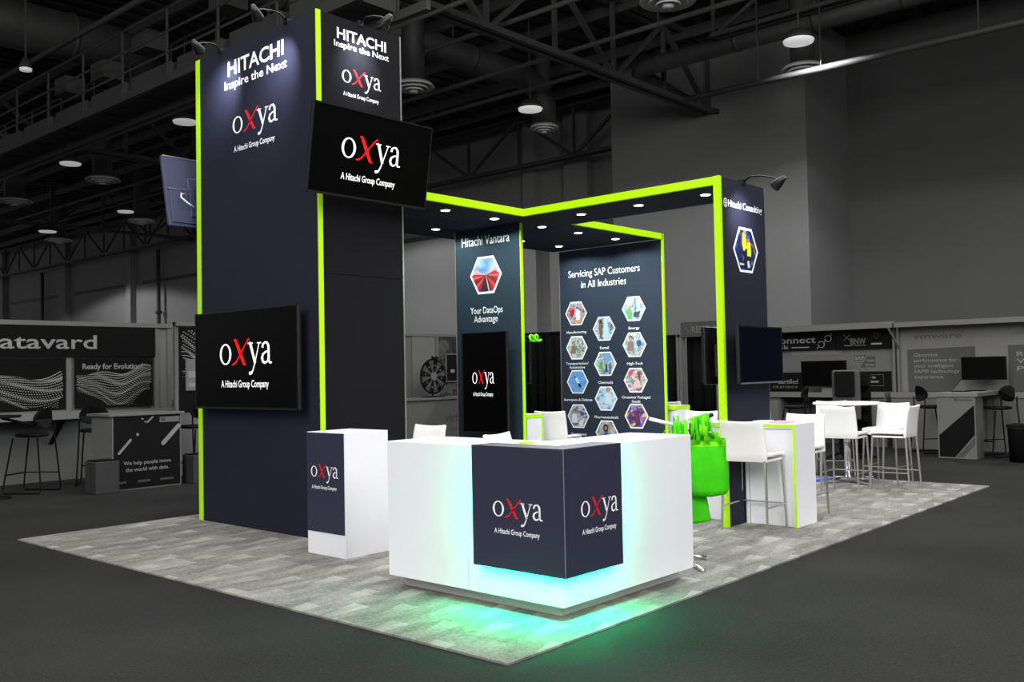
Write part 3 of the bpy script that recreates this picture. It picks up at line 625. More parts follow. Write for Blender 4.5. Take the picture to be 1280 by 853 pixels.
# LED strips in the gap
gx = wu+.031
led2 = mat('green_floor_led', (.1, 1, .6), .4, emit=(.0, 1, .36), es=520)
for k, (x0, y0, z0, x1, y1, z1) in enumerate([(gx+.004, wv+.04, wz+.001, gx+.016, wv2-.01, wz+.007), (gx+.004, wv2-.014, wz+.02, gx+.014, wv2-.004, zc-.02),
                               (wu+.04, wv+.035, wz+.001, wu2-.01, wv+.047, wz+.007), (wu2-.014, wv+.035, wz+.02, wu2-.004, wv+.045, zc-.02)]):
    MB().box(x0, y0, z0, x1, y1, z1).build('led_strip', led if k % 2 else led2, rc)
wall_logo(rc, (wu-e, 3.998, .615), R(-90), .40, xh=.092)
wall_logo(rc, (4.43, wv-e, .63), 0, .375, xh=.092)
MB().box(4.52, 4.62, zc, 4.73, 4.92, zc+.003).build('paper_sheet', paper, loc=(4.62, 4.77, zc)); o = bpy.data.objects['paper_sheet']; tag(o, 'white paper sheet lying on the reception counter', 'paper')
o = MB().box(4.60, 3.99, zc, 4.67, 4.06, zc+.012).build('lime_gadget', lime, loc=(4.6, 4.0, zc)); tag(o, 'small lime item on the reception counter by the navy wrap', 'giveaway')

# white pedestal with wordmark
pd = thing('display_pedestal', 'white pedestal with navy front beside the tower', 'pedestal', (4.80, 6.13, FZ))
px0, px1, py0, py1, pz = 4.80, 5.26, 6.12, 6.625, 1.025
MB().box(px0, py0, FZ, px1, py1, pz).build('body', white, pd, bevel=.002)
MB().box(px0-.004, py0+.004, .20, px0, py1-.004, pz-.004).build('navy_front', navyb, pd)
wall_logo(pd, (px0-.0055, 6.565, .655), R(-90), .365, xh=.088)
MB().box(px0-.003, py0-.003, FZ, px0+.003, py0+.003, pz).build('edge_strip', white, pd)

# counters through the panels
def counter(label, u0_, u1_, va, vb, z, face, parentcat='counter'):
    t = thing('side_counter', label, parentcat, (u0_, va, FZ))
    ew = .03 if face == 'u' else 0
    MB().box(u0_+.03, va+ew, FZ, u1_-.004, vb-ew, z-.04).build('body', white, t)
    MB().box(u0_, va+ew, z-.04, u1_, vb-ew, z).build('worktop', white, t)
    if face == 'u':   # lime outline on the aisle-facing front
        MB().box(u0_-.006, va+.022, z-.028, u0_-.0005, vb, z-.004).build('lime_trim', lime, t)
        MB().box(u0_-.006, va, FZ, u0_-.0005, va+.022, z-.004).build('lime_trim', lime, t)
        MB().box(u0_-.0, va, FZ, u1_, va+.03, z).build('end_panel', white, t)
        MB().box(u0_, vb-.02, FZ, u1_, vb, z).build('end_panel', white, t)
    else:
        MB().box(u0_, va-.006, z-.045, u1_, va-.0005, z).build('lime_trim', lime, t)
        MB().box(u1_-.03, va-.006, FZ, u1_, va-.0005, z-.046).build('lime_trim', lime, t)
        MB().box(u0_-.006, va, z-.05, u0_-.0005, vb, z).build('lime_trim', lime, t)
    return t
counter('white side counter with lime outline at the booth front right', 8.235, 8.655, 3.875, vP-.013, .962, 'u')
counter('white side counter behind the lime post and the green bags', 8.235, 8.655, vP+.063, 4.87, .962, 'u')
counter('small white counter with lime edge behind the teal panel', 8.33, 8.655, 7.25, 8.1, .99, 'v')
counter('white counter with lime top edge right of the rear panel', 10.84, 11.2, 6.78, 8.2, 1.0, 'v')
for (x0, y0, x1, y1, m_, nm, lb) in [(8.36, 4.22, 8.52, 4.36, paper, 'brochure', 'white brochure pile on the front right counter'), (8.30, 4.0, 8.5, 4.16, pinkp, 'brochure', 'pink-edged brochure stack on the front right counter'), (8.42, 4.6, 8.56, 4.75, lime, 'brochure', 'lime leaflet on the counter behind the post')]:
    z = .962; o = MB().box(x0, y0, z, x1, y1, z+.018).build(nm, m_, loc=(x0, y0, z)); tag(o, lb, 'brochure')

# ================================================================== white bar stools
def make_stool():
    t = thing('bar_stool', '', 'stool')
    # shell: seat slab curving up into the back
    n = 9; wd = .435
    def sheet(prof, name, wf, dxf, dzf):
        q = MB(); vs = []
        for i, (x, z) in enumerate(prof):
            for k in range(n):
                t_ = k/(n-1)*2-1; vs.append((x+dxf(i, t_), t_*wd*wf(i)/2, z+dzf(i, t_)))
        q.add(vs, [(i*n+k, i*n+k+1, (i+1)*n+k+1, (i+1)*n+k) for i in range(len(prof)-1) for k in range(n-1)])
        sh = q.build(name, stoolw, t, smooth=True, world=False, solid=-.03)
        md = sh.modifiers.new('bevel', 'BEVEL'); md.width = .008; md.segments = 2; md.limit_method = 'ANGLE'
    sheet([(.215, .650), (.205, .668), (.1, .672), (-.08, .668), (-.19, .672)], 'seat', lambda i: .99, lambda i, t_: 0, lambda i, t_: -.008*(1-t_*t_))
    sheet([(-.196, .625), (-.2, .70), (-.206, .78), (-.216, .86), (-.23, .94), (-.246, 1.0)], 'backrest', lambda i: 1-.012*i, lambda i, t_: -.012*(1-t_*t_)*min(1, i/3), lambda i, t_: -.014*(1-t_*t_) if i == 5 else 0)
    MB().box(-.18, -.205, .625, .2, .205, .645).build('seat_frame', stoolw, t, world=False, bevel=.004)
    for sx in (-1, 1):
        for sy in (-1, 1):
            x, y = .19*sx, .2*sy
            MB().tube([(x, y, .64), (x+.035*sx, y+.02*sy, .0)], [.015, .011], 4).build('leg', chrome, t, world=False)
    for a, b_ in [((.214, -.21), (.214, .21)), ((-.214, -.212), (.212, -.212)), ((-.214, .212), (.212, .212))]:
        MB().tube([(*a, .22), (*b_, .22)], .009, 4).build('footrest_bar', chrome, t, world=False)
    return t
proto = make_stool(); GR = 'white bar stools around the booth'
stools = [((8.0, 4.185), 4, 'white bar stool in front of the lime-edged front counter'), ((8.95, 4.2), 180, 'white bar stool half hidden beyond the front right counter'),
 ((11.04, 4.57), 4, 'white bar stool left of the round table with its back to us'), ((11.42, 4.12), 92, 'white bar stool right of the round table, seen side-on'),
 ((11.98, 4.42), 176, 'white bar stool behind the side-on stool, beyond the table'), ((12.42, 5.28), -150, 'white bar stool at the far left of the round table'),
 ((5.9, 6.52), 180, 'white stool back showing between pedestal and reception counter'), ((5.55, 4.86), -76, 'white stool back poking over the reception counter centre'),
 ((9.02, 7.32), 14, 'taller-looking white stool in front of the rear panel left edge'), ((12.2, 7.6), 0, 'white stool right behind the rear panel beside the far counter'),
 ((9.2, 5.55), 180, 'white stool behind the green bags')]
for i, ((x, y), a, lb) in enumerate(stools):
    if i == 0: proto.location = (x, y, FZ if True else 0); proto.rotation_euler.z = R(a); proto['label'] = lb; proto['group'] = GR
    else: dup(proto, (x, y, FZ), R(a), lb, GR)

# round table
tb = thing('bar_table', 'round white bar table with chrome cross base at the right', 'table', (11.8, 4.85, FZ))
MB().lathe([(.40, 0), (.41, .008), (.41, .022), (.40, .03)], (11.8, 4.85, 1.0), 40).build('tabletop', mat('white_tabletop', (.82, .86, .9), .3), tb, smooth=False)
MB().lathe([(.045, .03), (.045, .98)], (11.8, 4.85, 0), 20).build('pedestal', pol, tb, smooth=True)
MB().lathe([(.12, .98), (.12, 1.0)], (11.8, 4.85, 0), 20).build('mounting_plate', chrome, tb)
for k in range(4):
    a = R(60+90*k); c, s_ = math.cos(a), math.sin(a)
    MB().tube([(11.8, 4.85, .06), (11.8+.38*c, 4.85+.38*s_, .035)], [.035, .022], 6).build('foot', pol, tb)
for (p, q_, m_, lb) in [((11.60, 5.25), (11.86, 5.05), bluep, 'blue printed roll on the floor under the round table'), ((12.02, 4.89), (12.24, 4.71), paper, 'white paper roll on the floor by the table foot')]:
    o = MB().tube([(*p, FZ+.022), (*q_, FZ+.022)], .022, 12).build('rolled_poster', m_, loc=(*p, FZ), smooth=True)
    tag(o, lb, 'poster roll')
# ================================================================== bag stand and green totes
bs = thing('bag_stand', 'white and chrome hook stand holding green bags by the counter end', 'stand', (6.38, 3.97, FZ))
MB().tube([(6.38, 3.97, .03), (6.38, 3.97, 1.07)], .016, 10).build('pole', printw, bs, smooth=True)
MB().tube([(6.38, 3.97, 1.05), (6.136, 4.07, 1.115)], .014, 10).build('arm', printw, bs, smooth=True)
MB().tube([(6.38, 3.97, 1.05), (6.62, 3.83, 1.12)], .014, 10).build('arm', printw, bs, smooth=True)
MB().tube([(6.60, 3.842, 1.114), (6.645, 3.815, 1.127)], .017, 10).build('end_cap', black, bs, smooth=True)
for a, L_ in [((6.07, 3.59, .02), 0), ((6.47, 3.80, .03), 0), ((6.75, 4.1, .02), 0), ((6.2, 4.35, .02), 0)]:
    MB().tube([(6.38, 3.97, .05), a], [.014, .016], 8).build('foot', pol, bs, smooth=True)
def tote(label, c, w_, dth, ztop, zbot, rot, straps, seed, m=greenbag, taper=.10):
    rnd = random.Random(seed); t = thing('tote_bag', label, 'bag', (c[0], c[1], zbot), rot, 'green tote bags on the stand')
    n, rows = 28, 9; q = MB(); vs = []
    for i in range(rows+1):
        f = i/rows; z = (ztop-zbot)*f; bl = 1-taper*f+.06*math.sin(f*math.pi)
        if i == 0: bl *= .93
        for k in range(n):
            a = 2*math.pi*k/n; ca, sa = math.cos(a), math.sin(a); p = 3.2
            rr = (abs(ca)**p+abs(sa)**p)**(-1/p)
            wob = 1+.035*math.sin(3*a+i*.8+seed)+.03*math.sin(7*a+seed*2)*f
            vs.append((w_/2*rr*ca*bl*wob, dth/2*rr*sa*bl*wob*(1-.25*f), z+.012*math.sin(2*a+seed)*(1 if i == rows else 0)-.02*abs(ca)*(0 if i else -1)))
    q.add(vs, [(i*n+k, i*n+(k+1) % n, (i+1)*n+(k+1) % n, (i+1)*n+k) for i in range(rows) for k in range(n)])
    q.f.append(list(range(n))[::-1]); q.m.append(0)
    q.build('bag_body', m, t, smooth=True, world=False, solid=.004)
    q = MB()
    q.add([(v[0]*1.015, v[1]*1.015, v[2]) for v in vs[(rows-1)*n:]], [(k, (k+1) % n, n+(k+1) % n, n+k) for k in range(n)]); q.build('hem', greenbag2, t, smooth=True, world=False)
    for s_, (x0, x1, y_, hx, hz) in enumerate(straps):
        z0 = ztop-zbot-.03; pts = []
        for j in range(13):
            f = j/12; x = x0+(x1-x0)*f; b_ = math.sin(f*math.pi)**.6
            pts.append(((x*(1-b_)+hx*b_)+.012*math.sin(j*1.7+seed+s_), y_*(1-b_*.8)+.01*math.sin(j*2.1+s_), z0+(hz-z0)*b_))
        MBs = MB(); L_ = [Vector(p) for p in pts]; vs2 = []
        for p in L_: vs2 += [(p.x-.006, p.y-.013, p.z), (p.x+.006, p.y+.013, p.z)]
        MBs.add(vs2, [(2*j, 2*j+1, 2*j+3, 2*j+2) for j in range(12)])
        MBs.build('strap', greenbag2, t, smooth=True, world=False, solid=.004)
    return t
A = R(-42)
tote('largest green tote bag at the front of the hanging bunch', (6.60, 3.86), .34, .20, .93, .49, A, [(-.12, .10, -.08, -.02, .62), (-.10, .12, .08, .01, .63), (-.13, .02, -.09, -.05, .60), (-.02, .13, -.09, .03, .61)], 1)
tote('green tote bag hanging behind, left of the largest one', (6.50, 4.05), .36, .16, .96, .52, A, [(-.12, .12, -.06, .0, .60), (-.13, .13, .06, -.02, .6)], 2)
tote('lowest green tote bag with its slim bottom showing', (6.52, 3.93), .27, .10, .52, .28, A, [(-.06, .06, -.04, 0, .45)], 3, taper=.34)
tote('narrow green tote bag at the right of the bunch', (6.74, 3.92), .20, .16, .97, .56, A, [(-.07, .07, -.05, -.03, .55), (-.08, .08, .05, -.02, .56)], 4)
# loose bundle of straps over the arm
sb = MB(); rnd = random.Random(5)
def strapband(b, pts, w_=.022):
    vs = []
    for i, p in enumerate(pts):
        p = Vector(p); vs += [tuple(p-Vector((w_/2*.6, -w_/2*.7, 0))), tuple(p+Vector((w_/2*.6, -w_/2*.7, 0)))]
    b.add(vs, [(2*j, 2*j+1, 2*j+3, 2*j+2) for j in range(len(pts)-1)])
ts = thing('tote_bag_strap_bundle', 'tangle of green bag straps looped over the stand arm', 'straps', (6.5, 3.9, .95))
for k in range(26):
    f = rnd.uniform(-.15, 1); cx = 6.38+.22*f; cy = 3.97-.13*f; cz = 1.06+.06*f if f > 0 else 1.06-.06*f*.8
    if f < 0: cx = 6.38+.24*f; cy = 3.97-.1*f
    b = MB(); a = rnd.uniform(.03, .08); drop = rnd.uniform(.1, .24); off = rnd.uniform(-.03, .03)
    pts = []
    for j in range(11):
        g_ = j/10*2-1; s_ = math.copysign(1, g_)
        hx = a*math.sin(g_*math.pi/2)
        pts.append((cx+hx*.66+off*abs(g_)+.006*math.sin(j*2+k), cy-hx*.0-.75*hx*-1*.8, cz+.022-drop*abs(g_)**1.7))
    strapband(b, pts, rnd.uniform(.018, .03)); b.build('strap', greenbag2 if k % 2 else greenbag, ts, smooth=True, solid=.003)
gl = thing('green_lanyard_coil', 'bright green coiled strap beside the teal panel lime edge', 'strap', (8.30, 7.15, 1.86))
MB().tube([(8.262, 7.20, 1.905), (8.30, 7.16, 1.905), (8.31, 7.10, 1.90)], .006, 6).build('hook', black, gl)
MB().tube([(8.31+.05*math.cos(t_*.7), 7.13-.008*t_, 1.88+.035*math.sin(t_*.7)) for t_ in range(18)], .014, 6).build('coil', greenbag2, gl, smooth=True)

# ================================================================== LEFT NEIGHBOUR BOOTH
vW = 14.9
nl = thing('exhibit_back_wall', 'grey neighbouring booth wall with wave graphics on the left', 'booth wall', (6, vW, 0))
MB().box(3.5, vW, 0, 8.05, vW+.08, 2.36).build('wall_board', h_lam2, nl)
MB().box(3.5, vW-.05, 2.34, 8.05, vW+.09, 2.41).build('top_rail', h_frame, nl)
for u in (6.30, 7.74, 7.97, 3.52): MB().box(u, vW-.03, 0, u+.08, vW, 2.36).build('upright', h_frame, nl)
hd = MB().box(3.9, vW-.06, 1.86, 7.74, vW-.031, 2.34).build('header_sign', h_dark, nl)
lettering('Datavard', (4.98, vW-.0615, 1.985), (6.765, vW-.0615, 1.945), .215, h_txt, hd, .012)
rw = random.Random(3)
def waves(u_a, u_b, z0, z1, vpl, parent, rows, cols, s_, amp):
    b = MB()
    for i in range(rows):
        for j in range(cols):
            fx = j/(cols-1); fy = i/(rows-1)
            zc_ = .5+amp*math.sin(fx*5.2+s_)+.06*math.sin(fx*11+s_*2)
            th = .42*(.35+.65*abs(math.cos(fx*2.6+s_*.7)))
            z = zc_+(fy-.5)*th*2+.03*math.sin(i*.9+fx*9); x = fx+.045*math.sin(fy*6+fx*4)
            if not (.01 < x < .99 and .02 < z < .98): continue
            U, Z = u_a+(u_b-u_a)*x, z0+(z1-z0)*z; r_ = .005+.004*fy
            b.add([(U-r_*1.6, vpl, Z-r_*.7), (U+r_*1.3, vpl, Z-r_), (U+r_*1.6, vpl, Z+r_*.7), (U-r_*1.3, vpl, Z+r_)], [(0, 1, 2, 3)])
    tag(b.build('dotted_wave_print', h_txt, parent), kind='stuff')
for (a, b_, s_) in [(3.9, 6.28, .6), (6.42, 7.70, 2.3)]:
    g_ = MB().box(a, vW-.05, 1.05, b_, vW-.031, 1.84).build('graphic_panel', h_dark, nl); waves(a+.02, b_-.02, 1.07, 1.75, vW-.0515, g_, 26, 74 if b_ < 6.4 else 46, s_, .16)
lettering('Ready for Evolution?', (6.54, vW-.0525, 1.665), (7.53, vW-.0525, 1.665), .085, h_txt, nl, .02)
sh = thing('wall_shelf', 'grey shelf counter under the wave graphics on the left', 'shelf', (4.5, 14.3, 0))
MB().box(3.6, 14.0, .93, 6.25, vW-.06, 1.04).build('shelf_top', h_lam2, sh); MB().box(3.6, 14.55, 0, 8.0, vW-.06, .93).build('base_panel', h_lam, sh)
MB().box(6.25, 14.35, .93, 8.0, vW-.06, 1.0).build('shelf_top', h_lam2, sh)
MB().add([(5.9, 14.05, .93), (5.9, 14.5, .55), (5.9, 14.55, .55), (5.9, 14.12, .93), (5.95, 14.05, .93), (5.95, 14.5, .55), (5.95, 14.55, .55), (5.95, 14.12, .93)], [(0, 1, 2, 3), (7, 6, 5, 4), (0, 4, 5, 1), (1, 5, 6, 2), (2, 6, 7, 3), (3, 7, 4, 0)]).build('bracket', h_dark, sh)
# end wall with tablet
ep = thing('exhibit_side_panel', 'dark dotted graphic panel with small poster left of the tower', 'booth wall', (7.5, 13.5, 0))
MB().box(7.36, 13.5, 0, 9.6, 13.56, 2.36).build('wall_board', h_lam, ep); g_ = MB().box(7.42, 13.485, .97, 9.4, 13.5, 2.28).build('graphic_panel', h_dark, ep)
waves(7.44, 9.3, 1.0, 2.26, 13.4835, g_, 30, 60, 1.2, .2); MB().box(7.36, 13.45, 2.30, 9.6, 13.57, 2.36).build('top_rail', h_frame, ep)
MB().box(7.52, 13.46, 1.30, 7.76, 13.484, 1.79).build('small_poster', h_txt2, ep); MB().box(7.56, 13.458, 1.36, 7.7, 13.46, 1.42).build('poster_detail', h_txt, ep)
MB().box(7.55, 13.457, 1.5, 7.72, 13.46, 1.6).build('poster_detail', h_txt, ep)
# podium
po = thing('podium', 'grey podium with black data graphic front, left of the tower', 'podium', (5.85, 12.4, 0))
MB().box(5.85, 12.4, 0, 6.84, 13.0, 1.0).build('body', h_lam2, po); MB().box(5.80, 12.37, 1.0, 6.88, 13.05, 1.03).build('top', h_lam2, po)
MB().box(5.87, 12.392, .02, 6.82, 12.4, .99).build('graphic_front', h_black, po); yv = 12.3905
lettering('We help people move', (6.0, yv, .335), (6.68, yv, .335), .05, h_txt, po, .015)
lettering('the world with data.', (6.03, yv, .245), (6.65, yv, .245), .05, h_txt, po, .015)
def pill(b, x0, z0, x1, z1, w_):
    d = math.atan2(z1-z0, x1-x0); pts = [(x0+w_*math.cos(d+math.pi/2+math.pi*i/8), z0+w_*math.sin(d+math.pi/2+math.pi*i/8)) for i in range(9)]+[(x1+w_*math.cos(d-math.pi/2+math.pi*i/8), z1+w_*math.sin(d-math.pi/2+math.pi*i/8)) for i in range(9)]
    b.add([(x, yv, z) for x, z in pts], [list(range(18))])
for a_ in [(5.94, .50, 6.10, .67, .018), (6.57, .60, 6.80, .83, .03), (6.34, .90, 6.42, .97, .012), (6.199, .74, 6.201, .74, .02), (6.27, .95, 6.271, .95, .014), (6.31, .91, 6.311, .91, .012)]:
    b = MB(); pill(b, *a_); b.build('pill_print', h_txt, po)
o = MB().box(6.52, 12.3905, .89, 6.81, 12.392, .965).build('sticker', h_txt2, po); MB().box(6.54, 12.389, .905, 6.60, 12.3905, .95).build('sticker_mark', h_txtd, po)
lettering('PARTNER', (6.62, 12.3888, .91), (6.79, 12.3888, .91), .025, h_txtd, po) if False else None
for x0, x1, z in [(5.94, 6.04, .09), (6.2, 6.38, .09), (6.52, 6.72, .09)]:
    MB().box(x0, 12.3905, z, x1, 12.392, z+.03).build('sponsor_mark', h_txtd, po)
for (x, y, s_, lb) in [(5.56, 12.25, .40, 'grey cube bin standing left of the data podium'), (6.96, 12.28, .38, 'grey cube bin between the data podium and the tower')]:
    t = thing('cube_bin', lb, 'bin', (x, y, 0)); MB().box(x, y, 0, x+s_*.8, y+s_*.8, s_*1.05).build('body', mat('hall_bin_grey', g(44), .8, noise=.15, scale=20), t, bevel=.01); MB().box(x+.02, y+.02, s_*1.05, x+s_*.8-.02, y+s_*.8-.02, s_*1.09).build('liner', h_dark, t, bevel=.01)
# black sled stools of the hall
def make_hall_stool():
    t = thing('sled_stool', '', 'stool')
    MB().lathe([(.15, 0), (.2, .01), (.21, .03), (.19, .05)], (0, 0, .745), 20).build('seat', h_black, t, smooth=True, world=False)
    b = MB(); vs = []; n = 16
    for s_ in (0, 1):
        for i in range(n):
            a = 2*math.pi*i/n; y = .20*math.cos(a)*(1.0); z = .98+.155*math.sin(a)*(1 if math.sin(a) > 0 else .75); vs.append((-.2-.025*s_-.06*(y/.2)**2*-1-.03*(z-.98), y, z))
    b.add(vs, [list(range(n)), list(range(n, 2*n))[::-1]]+[(i, n+i, n+(i+1) % n, (i+1) % n) for i in range(n)]); b.build('backrest', h_black, t, world=False, bevel=.006)
    for s_ in (-1, 1):
        MB().tube([(-.2, .19*s_, .95), (-.2, .19*s_, .78), (-.27, .22*s_, .06), (-.25, .225*s_, .012), (.25, .225*s_, .012), (.27, .22*s_, .06), (.16, .17*s_, .74)], .012, 6).build('leg_loop', h_black, t, smooth=False, world=False)
    MB().tube([(.245, -.215, .25), (.245, .215, .25)], .01, 6).build('footrest_bar', h_black, t, world=False)
    MB().tube([(-.25, -.215, .25), (.24, -.215, .25)], .008, 6).build('side_bar', h_black, t, world=False)
    return t
hp = make_hall_stool(); GH = 'black sled stools of the neighbouring booths'
for i, ((x, y), a, lb) in enumerate([((5.18, 13.3), 125, 'black sled stool at the far left beside the round table'), ((6.15, 13.55), 60, 'black stool mostly hidden behind the data podium'), ((7.35, 12.95), 200, 'black stool half covered by the tower left edge'),
    ((16.4, 4.28), 140, 'black sled stool at the far right by the angular podium'), ((16.55, 5.35), -45, 'black sled stool left of the angular podium'), ((15.9, 7.45), 100, 'dark stool behind the far office chair')]):
    if i == 0: hp.location = (x, y, 0); hp.rotation_euler.z = R(a); hp['label'] = lb; hp['group'] = GH
    else: dup(hp, (x, y, 0), R(a), lb, GH)
rt = thing('round_table', 'dark round table cut by the left picture edge', 'table', (4.55, 13.0, 0))
MB().lathe([(.34, 0), (.36, .01), (.36, .03)], (4.55, 13.0, 1.03), 30).build('tabletop', h_black, rt); MB().tube([(4.55, 13, .02), (4.55, 13, 1.03)], .03, 10).build('column', h_black, rt)
MB().lathe([(.25, 0), (.24, .02)], (4.55, 13.0, 0), 24).build('base', h_black, rt); MB().tube([(4.7, 13.0, 1.02), (5.1, 13.1, .92), (5.2, 13.1, .92)], .018, 8).build('side_arm', h_black, rt)

# ================================================================== CENTRE-LEFT BOOTH (seen between tower and teal panel)
vM = 17.0
mb_ = thing('exhibit_back_wall', 'pale booth wall seen between the tower and teal panel', 'booth wall', (15, vM, 0))
MB().box(12.5, vM, 0, 18.3, vM+.08, 2.44).build('wall_board', h_lam, mb_); MB().box(15.40, vM-.02, .9, 16.2, vM, 2.40).build('pale_panel', h_lam2, mb_)
MB().box(12.5, vM-.04, 2.40, 18.3, vM+.1, 2.46).build('top_rail', h_frame, mb_); MB().box(16.18, vM-.05, 0, 16.26, vM, 2.44).build('upright', h_frame, mb_)
pm = photo_mat('hall_photo_mural', [(20, 20, 20), (48, 48, 48), (84, 84, 84), (36, 36, 36)], 3.5, 4)
MB().box(16.27, vM-.03, .95, 18.2, vM, 2.42).build('photo_mural', pm, mb_)
sc = MB().box(16.5, vM-.09, 1.3, 17.6, vM-.03, 1.95).build('wall_screen', h_black, mb_); MB().box(16.47, vM-.085, 1.27, 17.63, vM-.05, 1.98).build('screen_frame', h_frame, sc)
for x in (16.62, 16.9): MB().box(x, vM-.095, 1.5, x+.14, vM-.09, 1.58).build('screen_icon', h_txt, sc)
mc = thing('exhibit_counter', 'grey counter with leaf logo seen past the tower right edge', 'counter', (15, 15.9, 0))
MB().box(13.9, 15.9, 0, 17.6, 16.5, .88).build('body', h_lam, mc); MB().box(13.85, 15.85, .88, 17.65, 16.55, .93).build('worktop', h_lam2, mc)
lettering('virtustream', (15.42, 15.895, .36), (16.85, 15.895, .36), .19, h_txtd, mc, .01)
lettering('Dell Technologies Business', (15.6, 15.895, .16), (16.85, 15.895, .16), .055, h_txtd, mc)
b = MB()
for k, a in enumerate((20, 55, 100)): b.stroke([(16.55+.12*k-.08+.1*t_/6, .62+.07*math.sin(t_/6*math.pi), .03*math.sin((t_+.5)/7*math.pi)) for t_ in range(7)], 15.894)
b.build('leaf_logo', h_txtd, mc)
pw = thing('prize_wheel', 'round prize wheel on a stand on the grey counter', 'wheel', (15.35, 16.2, .93))
wc = Vector((15.35, 16.2, 1.42)); rr = .40
b = MB(); n = 40; b.tube([wc+Vector((rr*math.cos(2*math.pi*i/n), 0, rr*math.sin(2*math.pi*i/n))) for i in range(n)], .022, 6, close=True); b.build('rim', h_dark, pw, smooth=True)
for i in range(16):
    a0, a1 = 2*math.pi*i/16, 2*math.pi*(i+1)/16; b = MB(); b.add([tuple(wc+Vector((r_*math.cos(a), -.01, r_*math.sin(a)))) for r_, a in ((.10, a0), (rr, a0), (rr, a1), (.10, a1))]+[tuple(wc+Vector((r_*math.cos(a), .01, r_*math.sin(a)))) for r_, a in ((.10, a0), (rr, a0), (rr, a1), (.10, a1))], [(0, 1, 2, 3), (7, 6, 5, 4), (0, 4, 5, 1), (1, 5, 6, 2), (2, 6, 7, 3), (3, 7, 4, 0)])
    b.build('wheel_segment', (h_mid, h_dark)[i % 2], pw)
    MB().box(wc.x+.26*math.cos((a0+a1)/2)-.015, wc.y-.015, wc.z+.26*math.sin((a0+a1)/2)-.02, wc.x+.26*math.cos((a0+a1)/2)+.015, wc.y-.011, wc.z+.26*math.sin((a0+a1)/2)+.02).build('segment_mark', h_txt2, pw)
b = MB(); b.tube([wc+Vector((0, -.03, 0)), wc+Vector((0, .02, 0))], .1, 20); b.build('hub', h_txt2, pw, smooth=False)
MB().tube([(wc.x, wc.y+.03, .95), (wc.x, wc.y+.03, 1.9)], .022, 8).build('stand_post', h_black, pw); MB().box(wc.x-.02, wc.y-.04, 1.82, wc.x+.14, wc.y+.04, 1.88).build('pointer', h_black, pw); MB().box(wc.x-.28, wc.y-.1, .93, wc.x+.28, wc.y+.1, .95).build('stand_base', h_dark, pw)

# ================================================================== DRAPES and RESTROOMS sign
def drape(label, u, va, vb, z):
    t = thing('pipe_and_drape', label, 'drape', (u, va, 0)); n = int((vb-va)/.035); vs = []
    for j in (0, 1):
        for i in range(n+1):
            v = va+(vb-va)*i/n; d = .05*math.sin(i*.9)+.025*math.sin(i*.37+1); vs.append((u+d*(1-.4*j), v, .02 if j == 0 else z))
    b = MB(); b.add(vs, [(i, n+1+i, n+2+i, i+1) for i in range(n)]); b.build('curtain', mat('black_drape', g(16), .95, noise=.15, scale=20, spec=.05), t, smooth=True, solid=.01)
    MB().tube([(u, va-.1, z+.02), (u, vb+.1, z+.02)], .03, 6).build('top_bar', h_black, t)
    for v in (va-.05, vb+.05): MB().tube([(u, v, 0), (u, v, z+.06)], .03, 6).build('upright', h_frame, t)
    return t
drape('black pipe-and-drape right of the rear panel', 16.6, 9.45, 10.1, 2.12); drape('black pipe-and-drape seen through the portal', 16.6, 10.35, 12.3, 2.14)
drape('tall black drape between teal and rear panels', 16.6, 12.8, 15.6, 2.34)
rs = thing('restrooms_sign', 'grey RESTROOMS sign with wheelchair symbol above the drape', 'sign', (16.5, 10.2, 2.12))
sg = MB().box(16.45, 8.9, 2.12, 16.5, 10.12, 2.42).build('sign_board', h_mid, rs); lettering('RESTROOMS', (16.448, 9.86, 2.2), (16.448, 8.95, 2.2), .13, h_txt2, rs, .03)
b = MB(); b.box(16.446, 9.9, 2.17, 16.449, 10.08, 2.175); b.box(16.446, 9.9, 2.355, 16.449, 10.08, 2.36); b.box(16.446, 9.9, 2.17, 16.449, 9.906, 2.36); b.box(16.446, 10.074, 2.17, 16.449, 10.08, 2.36)
b.tube([(16.447, 9.985+.04*math.cos(t_), 2.235+.04*math.sin(t_)) for t_ in [i*.5 for i in range(12)]], .005, 4); b.tube([(16.447, 10.0, 2.33), (16.447, 10.0, 2.26), (16.447, 9.95, 2.26), (16.447, 9.93, 2.2)], .007, 4); b.build('wheelchair_symbol', h_txt2, rs)
for v in (8.98, 10.02): MB().tube([(16.475, v, 0), (16.475, v, 2.12)], .018, 6).build('sign_post', h_frame, rs)

# ================================================================== RIGHT NEIGHBOUR BOOTHS
uW = 17.8
nr = thing('exhibit_back_wall', 'grey booth wall with two dark headers behind the round table', 'booth wall', (uW, 8, 0))
MB().box(uW, 6.36, 0, uW+.08, 9.9, 2.3).build('wall_board', h_lam, nr); MB().box(uW-.3, 6.3, 2.17, uW+.1, 9.9, 2.26).build('top_rail', h_frame, nr)
def rl(s, va, vb, z, h, m, parent, bold=.01, u=uW-.062): return lettering(s, (u, va, z), (u, vb, z), h, m, parent, bold)
h1 = MB().box(uW-.06, 7.47, 1.81, uW-.02, 9.9, 2.15).build('header_sign', h_dark, nr); h2 = MB().box(uW-.06, 6.40, 1.80, uW-.02, 7.46, 2.15).build('header_sign', h_dark, nr)
rl('PowerConnect', 9.52, 7.865, 1.95, .13, h_txt, nr, .008); rl('Link', 8.80, 8.42, 1.84, .085, h_txt, nr, .01)
MB().box(uW-.063, 8.0, 1.855, uW-.06, 8.37, 1.875).build('small_print_line', h_txt, nr)
b = MB()
for c_v, c_z in ((7.75, 1.91), (7.61, 2.02)):
    pts = []
    for i in range(14): pts.append((uW-.064, c_v+.065*math.cos(i*.45+.5), c_z+.06*math.sin(i*.45+.5)))
    b.tube(pts, .009, 4)
